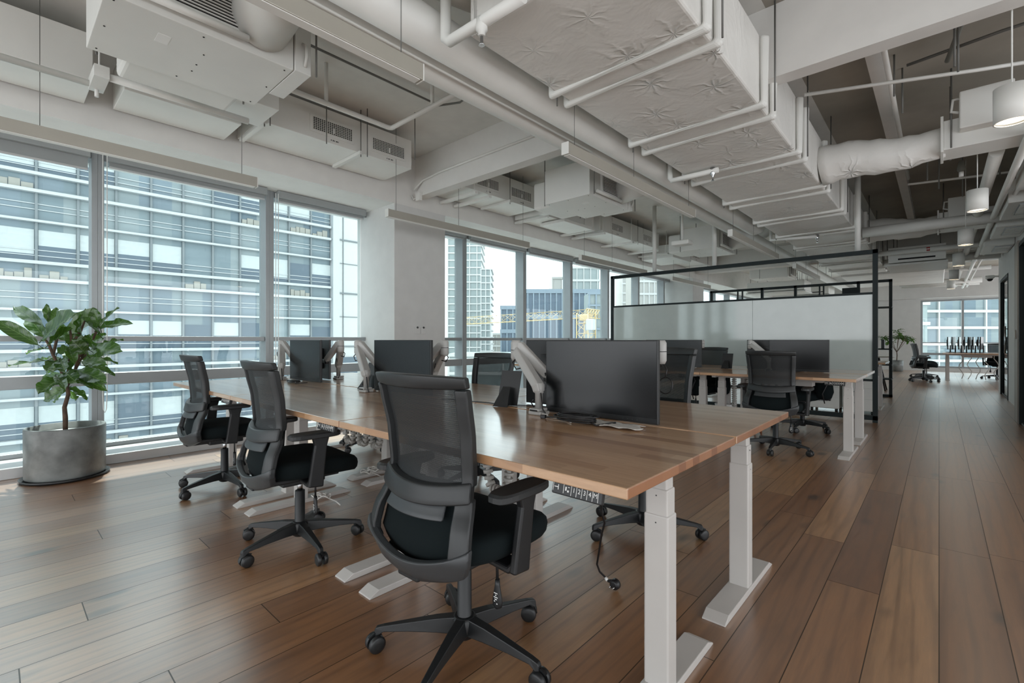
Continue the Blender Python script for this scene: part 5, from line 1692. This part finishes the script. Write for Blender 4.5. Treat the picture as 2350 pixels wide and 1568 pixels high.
def px_plant():
    c = pt(150, 1100, z=0)
    cx0, cy0 = pt(152, 1085, d=3.80).x, pt(152, 1085, d=3.80).y
    base = Vector((cx0, cy0, 0))
    t = thing('potted_fiddle_fig', 'large fiddle-leaf fig tree in a round grey concrete pot by the windows', 'plant', base)
    MB().lathe([(0.0, 0.018), (0.238, 0.018), (0.243, 0.03), (0.245, 0.40), (0.243, 0.408), (0.226, 0.408), (0.222, 0.36), (0.0, 0.36)], n=48, cap=False).build('pot', M['concrete'], t)
    MB().lathe([(0.0, 0.352), (0.224, 0.352), (0.1, 0.362), (0, 0.366)], n=30, cap=False).build('soil', M['soil'], t)
    MB().lathe([(0.0, 0.0), (0.262, 0.0), (0.272, 0.022), (0.266, 0.022), (0.255, 0.010), (0.0, 0.010)], n=48, cap=False).build('saucer', M['casing'], t)
    D = 3.80

    def w(u, v, dd=0.0):
        return pt(u, v, d=D + dd) - base
    # trunk and branches (measured silhouettes, given depth)
    mb = MB()
    mb.tube([Vector((w(150, 1010).x, w(150, 1010).y, 0.35)), w(150, 960), w(148, 935), w(157, 905), w(152, 880)], [0.016, 0.017, 0.015, 0.014, 0.013], 10)
    B = [
        [w(152, 890), w(140, 850, -0.05), w(122, 815, -0.10), w(112, 790, -0.12), w(100, 775, -0.12)],
        [w(153, 890), w(172, 850, 0.05), w(185, 825, 0.10), w(200, 812, 0.12)],
        [w(172, 850, 0.05), w(182, 815, 0.08), w(205, 800, 0.1)],
        [w(185, 820, 0.10), w(215, 775, 0.14), w(228, 745, 0.15)],
        [w(122, 815, -0.1), w(130, 780, 0.06), w(135, 740, 0.08)],
        [w(152, 880), w(160, 830, -0.08), w(165, 790, -0.12), w(160, 750, -0.12)],
        [w(165, 790, -0.12), w(185, 760, -0.05), w(195, 735, 0)],
    ]
    for b in B:
        mb.tube(b, [0.010] * (len(b) - 1) + [0.006], 8)
    mb.build('trunk', M['bark'], t)
    # leaves: (base px, tip px, width, fold, droop, depth base, depth tip)
    LV = [
        ((85, 790), (-15, 738), .12, .3, .15, -.1, -.2), ((95, 745), (28, 706), .11, .4, .1, 0, .1), ((100, 772), (55, 725), .13, .3, .2, .05, .15),
        ((98, 778), (165, 722), .24, .25, .1, -.14, -.28), ((110, 735), (108, 697), .06, .6, 0, .1, .12), ((120, 745), (130, 705), .10, .4, .1, .1, .15),
        ((112, 790), (160, 755), .12, .5, .1, -.15, -.25), ((160, 775), (215, 708), .18, .3, .1, .05, .1), ((188, 770), (180, 722), .09, .8, .2, -.05, -.1),
        ((228, 748), (212, 705), .10, .5, .1, .1, .08), ((228, 748), (272, 705), .07, .6, .1, .12, .18), ((228, 752), (303, 742), .10, .7, .0, .1, .0),
        ((225, 755), (195, 710), .13, .5, .1, .15, .25), ((225, 765), (182, 725), .09, .8, .1, .05, -.05), ((215, 800), (205, 765), .14, .2, -.1, -.02, -.10),
        ((205, 805), (268, 810), .17, .2, .2, .0, -.15), ((235, 790), (285, 780), .08, .4, .1, .1, .2), ((200, 800), (145, 772), .13, .3, .3, -.05, -.15),
        ((195, 810), (160, 785), .12, .3, .4, -.1, -.2), ((112, 800), (58, 812), .07, .4, .1, -.05, .1), ((118, 828), (18, 840), .06, .5, .1, -.08, -.1),
        ((122, 825), (82, 828), .06, .6, .1, .05, .15), ((128, 820), (120, 855), .13, .3, .3, -.05, -.1), ((130, 830), (105, 852), .10, .4, .2, -.1, -.2),
        ((140, 825), (145, 855), .10, .4, .2, -.1, -.2), ((150, 820), (160, 850), .10, .5, .2, -.05, -.15), ((158, 800), (172, 835), .08, .8, .1, -.12, -.2),
        ((190, 830), (240, 840), .11, .4, .2, .05, .0), ((205, 820), (270, 835), .06, .5, .2, .1, .15), ((195, 840), (262, 862), .08, .6, .2, .1, .1),
        ((180, 850), (240, 880), .14, .3, .1, .0, -.1), ((175, 862), (238, 900), .10, .6, .2, .0, -.05), ((165, 865), (210, 892), .09, .4, .3, -.05, -.1),
        ((150, 855), (168, 880), .14, .2, .3, -.1, -.18), ((140, 860), (82, 885), .10, .4, .2, .0, .1), ((140, 868), (88, 905), .15, .5, .2, -.08, -.22),
        ((130, 862), (148, 895), .08, .7, .2, -.1, -.25), ((150, 892), (98, 922), .13, .3, .1, .0, -.05), ((150, 896), (118, 925), .12, .3, .2, .05, .1),
        ((155, 895), (175, 920), .09, .3, .2, .02, .1), ((158, 890), (200, 918), .07, .6, .2, .03, .05), ((130, 840), (95, 870), .12, .3, .2, .1, .2),
        ((170, 835), (150, 800), .10, .4, .2, .1, .2), ((185, 800), (225, 845), .12, .3, .3, .12, .2), ((150, 780), (120, 745), .13, .3, .2, .1, .2),
        ((175, 800), (190, 770), .12, .3, .2, .1, .2), ((135, 810), (170, 800), .12, .3, .3, .05, .12), ((205, 790), (245, 765), .12, .3, .2, .15, .25),
    ]
    mb = MB()
    for (b, tp, wd, fo, dr, db, dt) in LV:
        p0, p1 = w(*b, db), w(*tp, dt)
        L = (p1 - p0).length
        d = (p1 - p0)
        view = (Vector((-0.79, 0.61, 0.0)))
        up = Vector((0, 0, 1)) * (1.0 if wd < 0.1 else 0.55) - view * (0.35 if wd < 0.1 else 0.85)
        leaf_mb(mb, p0 - d.normalized() * 0.01, d + Vector((0, 0, dr * L * 0.5)), up, L * 1.04, wd, fo, dr)
        mb.tube([p0 - d.normalized() * 0.05 + Vector((0, 0, -0.01)), p0], 0.003, 6)
    mb.build('foliage', M['leaf'], t)
px_plant()

def far_plant():
    t = thing('potted_plant', 'distant leafy plant in a grey pot against the far white wall', 'plant', (-1.10, 21.3, 0))
    MB().lathe([(0.0, 0), (0.17, 0), (0.19, 0.38), (0.175, 0.38), (0.16, 0.33), (0, 0.33)], n=30, cap=False).build('pot', M['concrete'], t)
    mb = MB().tube([(0, 0, 0.33), (0.01, 0, 0.55), (0, 0, 0.72)], 0.014, 8)
    rnd = random.Random(11)
    tips = []
    for k in range(9):
        a = 2 * PI * k / 9
        tip = Vector((0.36 * math.cos(a), 0.36 * math.sin(a), 1.0 + 0.32 * rnd.random()))
        mb.tube([(0, 0, 0.66), tip * 0.6 + Vector((0, 0, 0.32)), tip], 0.007, 6)
        tips.append(tip)
    tips.append(Vector((0, 0, 1.40)))
    tips.append(Vector((0.1, -0.1, 1.2)))
    mb.build('trunk', M['bark'], t)
    mb = MB()
    for tp in tips:
        for j in range(9):
            a = rnd.uniform(0, 2 * PI)
            d = Vector((math.cos(a), math.sin(a), rnd.uniform(-0.4, 0.9)))
            leaf_mb(mb, tp + d * 0.01 - Vector((0, 0, 0.05 * rnd.random())), d, (0, 0, 1), rnd.uniform(0.16, 0.26), rnd.uniform(0.06, 0.09), 0.3, 0.7)
    mb.build('foliage', M['leaf'], t)
far_plant()

# ================================================================== OUTSIDE
tag(MB().box(-130, -6.6, -60, 130, -14.2, -14.0).box(-6.6, 60, 23, 130, -14.2, -14.0).build('street_ground', M['street']), 'pale street level far below the windows', 'ground')['kind'] = 'structure'
# ---- office block straight across: facade plane parallel to our windows
t = thing('office_building', 'glass office block with white ledges filling the left windows', 'building', (0, 0, 0))
FX = -30.0
SP = 1.386
y0f = 1.346 - SP * 26
y1f = 15.1
K = 30.0 / 22.0
def fz(v):  # height on the facade measured at the photo column u=83
    return 1.10 + (780 - v) / 1082.0 * 15.5 * K
def zz(z22):
    return 1.10 + (z22 - 1.10) * K
per = 3.97
MB().box(FX - 12, FX - 0.05, y0f, y1f, -14, 11.4).build('tower_body', M['fgA'], t)
tops = zz(6.55)
led = MB()
sp_panels = MB()
for f in range(-5, 2):
    zt = tops + f * per
    for dz, h in ((0, 0.14), (-0.78, 0.14), (-2.12, 0.10)):
        led.box(FX - 0.05, FX + 0.22, y0f, y1f, zt + dz - h / 2, zt + dz + h / 2)
led.build('ledges', M['band'], t)
mb = MB()
n = int((y1f - y0f) / SP)
ys = [y0f + k * SP for k in range(n + 1)]
for y in ys:
    mb.box(FX - 0.04, FX + 0.06, y - 0.045, y + 0.045, -14, 11.4)
mb.build('mullions', M['mull'], t)
# blinds half drawn and dark rooms, pane by pane
rnd = random.Random(21)
bl, dkp, bx2 = MB(), MB(), MB()
for f in range(-3, 1):
    zt = tops + f * per
    ztop = zt + (per - 2.12) - 0.12
    for y in ys:
        if y < -14:
            continue
        r1 = rnd.random()
        hh = (per - 2.12 - 0.25)
        if r1 < 0.55:
            dn = rnd.choice([1.0, 1.15, 0.95, 1.35])
            bl.box(FX - 0.049, FX - 0.03, y + 0.07, y + SP - 0.07, ztop - dn, ztop - 0.25)
            dkp.box(FX - 0.049, FX - 0.035, y + 0.07, y + SP - 0.07, zt + 0.1, ztop - dn)
        elif r1 < 0.8:
            dkp.box(FX - 0.049, FX - 0.035, y + 0.07, y + SP - 0.07, zt + 0.1, ztop - rnd.random() * 0.5)
        if rnd.random() < 0.5:
            q = y + 0.1
            while q < y + SP - 0.35:
                wq = rnd.uniform(0.2, 0.4)
                bx2.box(FX - 0.049, FX + 0.02, q, q + wq, zt - 0.70, zt - 0.70 + rnd.uniform(0.15, 0.45))
                q += wq + 0.03
bl.build('window_blinds', M['fgBlind'], t)
dkp.build('dark_rooms', M['fgDark'], t)
bx2.build('stored_boxes', pmat('pale_boxes', (0.30, 0.29, 0.26), 0.9), t)
# handrails low behind the glass
mb = MB()
for f in range(-5, 2):
    zt = tops + f * per
    for dz in (0.30, 0.55, -1.35, -1.6):
        mb.box(FX - 0.03, FX + 0.0, y0f, y1f, zt + dz, zt + dz + 0.035)
mb.build('handrails', M['band'], t)
# ---- bright white wing at the end of the block
t = thing('white_wing', 'bright white panelled wing at the right end of the office block', 'building', (0, 0, 0))
MB().box(FX - 16, FX - 3.0, 15.2, 24.0, -14, 11.4).build('wing_body', M['fgWhite'], t)
MB().box(FX - 3.0, FX + 0.35, 15.15, 15.6, -14, 11.4).build('corner_fin', M['band'], t)
mb = MB()
for k in range(-4, 1):
    zt = tops + k * per
    mb.box(FX - 3.0, FX - 2.93, 15.6, 24, zt - 0.05, zt + 0.06).box(FX - 3.0, FX - 2.95, 15.6, 24, zt + 2.2, zt + 2.25)
for y in (17.6, 20.0, 22.0):
    mb.box(FX - 3.0, FX - 2.95, y, y + 0.06, -14, 11.4)
mb.build('panel_joints', M['mull'], t)
MB().box(FX - 2.99, FX - 2.9, 15.7, 24, -3.2, -0.2).build('window_strip', M['fgDark'], t)
MB().box(FX - 2.93, FX - 2.8, 15.7, 24, -1.6, -1.4).build('window_ledge', M['band'], t)

# ---- towers beyond, each with floors and window grid
def tower(label, u0, u1, vt, d, depth, flr, colw, glass, bandm, base_v=None, name='tower_block', vert=True, zb=-14.0):
    p0, p1 = pt(u0, vt, d=d), pt(u1, vt, d=d)
    zt = p0.z
    t = thing(name, label, 'building', (0, 0, 0))
    ax = (p1 - p0)
    ax.z = 0
    L = ax.length
    ax.normalize()
    back = Vector((-ax.y, ax.x, 0))
    if back.dot(Vector((-0.67, 0.74, 0))) < 0:
        back = -back
    Mx = Matrix((( ax.x, back.x, 0, p0.x), (ax.y, back.y, 0, p0.y), (0, 0, 1, 0), (0, 0, 0, 1)))
    MB().box(0, L, 0, depth, zb, zt, Mx).build('tower_body', glass, t)
    mb = MB()
    z = zt
    while z > zb:
        mb.box(-0.15, L + 0.15, -0.25, 0.1, z - flr * 0.16, z, Mx)
        mb.box(L - 0.1, L + 0.25, 0, depth, z - flr * 0.16, z, Mx)
        z -= flr
    mb.build('floor_bands', bandm, t)
    if vert:
        mb = MB()
        x = 0
        while x <= L:
            mb.box(x - 0.09, x + 0.09, -0.22, 0, zb, zt, Mx)
            x += colw
        mb.build('fins', bandm, t)
    return t
cA, cB = M['fgWhite'], M['band']
pale = pmat('pale_green_glass', (0.26, 0.30, 0.30), 0.3)
blue = pmat('slate_blue_glass', (0.10, 0.14, 0.19), 0.25)
bluef = pmat('slate_blue_fins', (0.20, 0.25, 0.30), 0.5)
beige = pmat('pale_beige_cladding', (0.40, 0.39, 0.37), 0.7)
tower('tall pale glass tower seen left in the second window bay', 1028, 1104, 430, 104, 12, 1.6, 1.6, pale, cA)
tower('lower pale scaffolded tower beside the tall pale one', 1104, 1127, 617, 90, 8, 1.3, 0.9, pale, cA, name='tower_block')
tower('dark slate-blue office block with fine vertical fins', 1198, 1378, 664, 66, 26, 3.6, 0.8, blue, bluef)
tower('lower slate-blue block left of the finned office block', 1150, 1190, 702, 64, 9, 3.2, 0.8, blue, bluef)
tower('white ribbed apartment tower behind the slate-blue block', 1308, 1375, 612, 110, 14, 3.0, 1.6, pale, cA)
tower('beige narrow block behind the roof of the slate-blue block', 1268, 1290, 636, 112, 12, 3.0, 2.2, beige, beige)
tower('glass stair tower in front of the slate-blue block', 1352, 1386, 672, 56, 4, 1.4, 0.8, pale, bluef)
tower('pale unfinished tower seen above the glass board', 1428, 1452, 628, 120, 8, 2.4, 1.2, beige, cA)
tower('pale gridded tower seen in the last small window', 1465, 1508, 615, 90, 10, 2.4, 1.0, beige, cA)
tower('pale low blocks on the horizon between the towers', 1126, 1152, 765, 120, 10, 3.0, 1.5, beige, cA)
tower('low white podium at the foot of the towers', 1030, 1195, 812, 52, 8, 2.0, 3.0, pale, cA)
tower('big white gridded apartment block outside the far window', 2098, 2340, 560, 60, 12, 2.1, 3.0, M['fgA'], cA)
tower('pale blue glass tower at the left of the far window', 2070, 2128, 600, 56, 8, 2.4, 1.6, pale, cA)
tower('white apartment tower outside the small far window', 2016, 2046, 728, 80, 10, 2.4, 1.4, pale, cA)

# ---- tower crane
t = thing('tower_crane', 'yellow lattice tower crane outside the second window bay', 'crane', (0, 0, 0))
def lattice(a, b, wd, n, name, r=0.05):
    a, b = Vector(a), Vector(b)
    d = (b - a).normalized()
    s_ = d.cross(Vector((0, 0, 1)))
    if s_.length < 0.1:
        s_ = Vector((1, 0, 0))
    s_.normalize()
    u_ = s_.cross(d).normalized()
    cs = [(-1, -1), (1, -1), (0, 1)] if abs(d.z) < 0.5 else [(-1, -1), (1, -1), (1, 1), (-1, 1)]
    mb = MB()
    P = [[a + (b - a) * (k / n) + s_ * wd / 2 * i + u_ * wd / 2 * j for i, j in cs] for k in range(n + 1)]
    m = len(cs)
    for j in range(m):
        mb.tube([P[0][j], P[-1][j]], r, 5)
    for k in range(n):
        for j in range(m):
            mb.tube([P[k][j], P[k + 1][(j + 1) % m]], r * 0.6, 4)
            mb.tube([P[k][j], P[k][(j + 1) % m]], r * 0.6, 4)
    return mb.build(name, M['yellow'], t)
m0 = pt(1345, 725, d=52)
lattice((m0.x, m0.y, -14), (m0.x, m0.y, m0.z + 0.3), 1.5, 16, 'mast', 0.06)
j0, j1 = pt(1060, 737, d=62), pt(1348, 720, d=52)
lattice(j0, j1, 0.9, 16, 'jib', 0.03)
lattice(pt(1345, 718, d=52), pt(1375, 722, d=51), 0.9, 5, 'counter_jib', 0.05)
MB().cbox((m0.x, m0.y, m0.z - 0.2), (1.1, 1.1, 0.7)).build('slewing_unit', M['yellow'], t, 0.1)
MB().cbox((m0.x + 1.0, m0.y - 0.6, m0.z - 1.0), (0.8, 0.8, 1.2)).build('operator_cab', M['band'], t, 0.1)
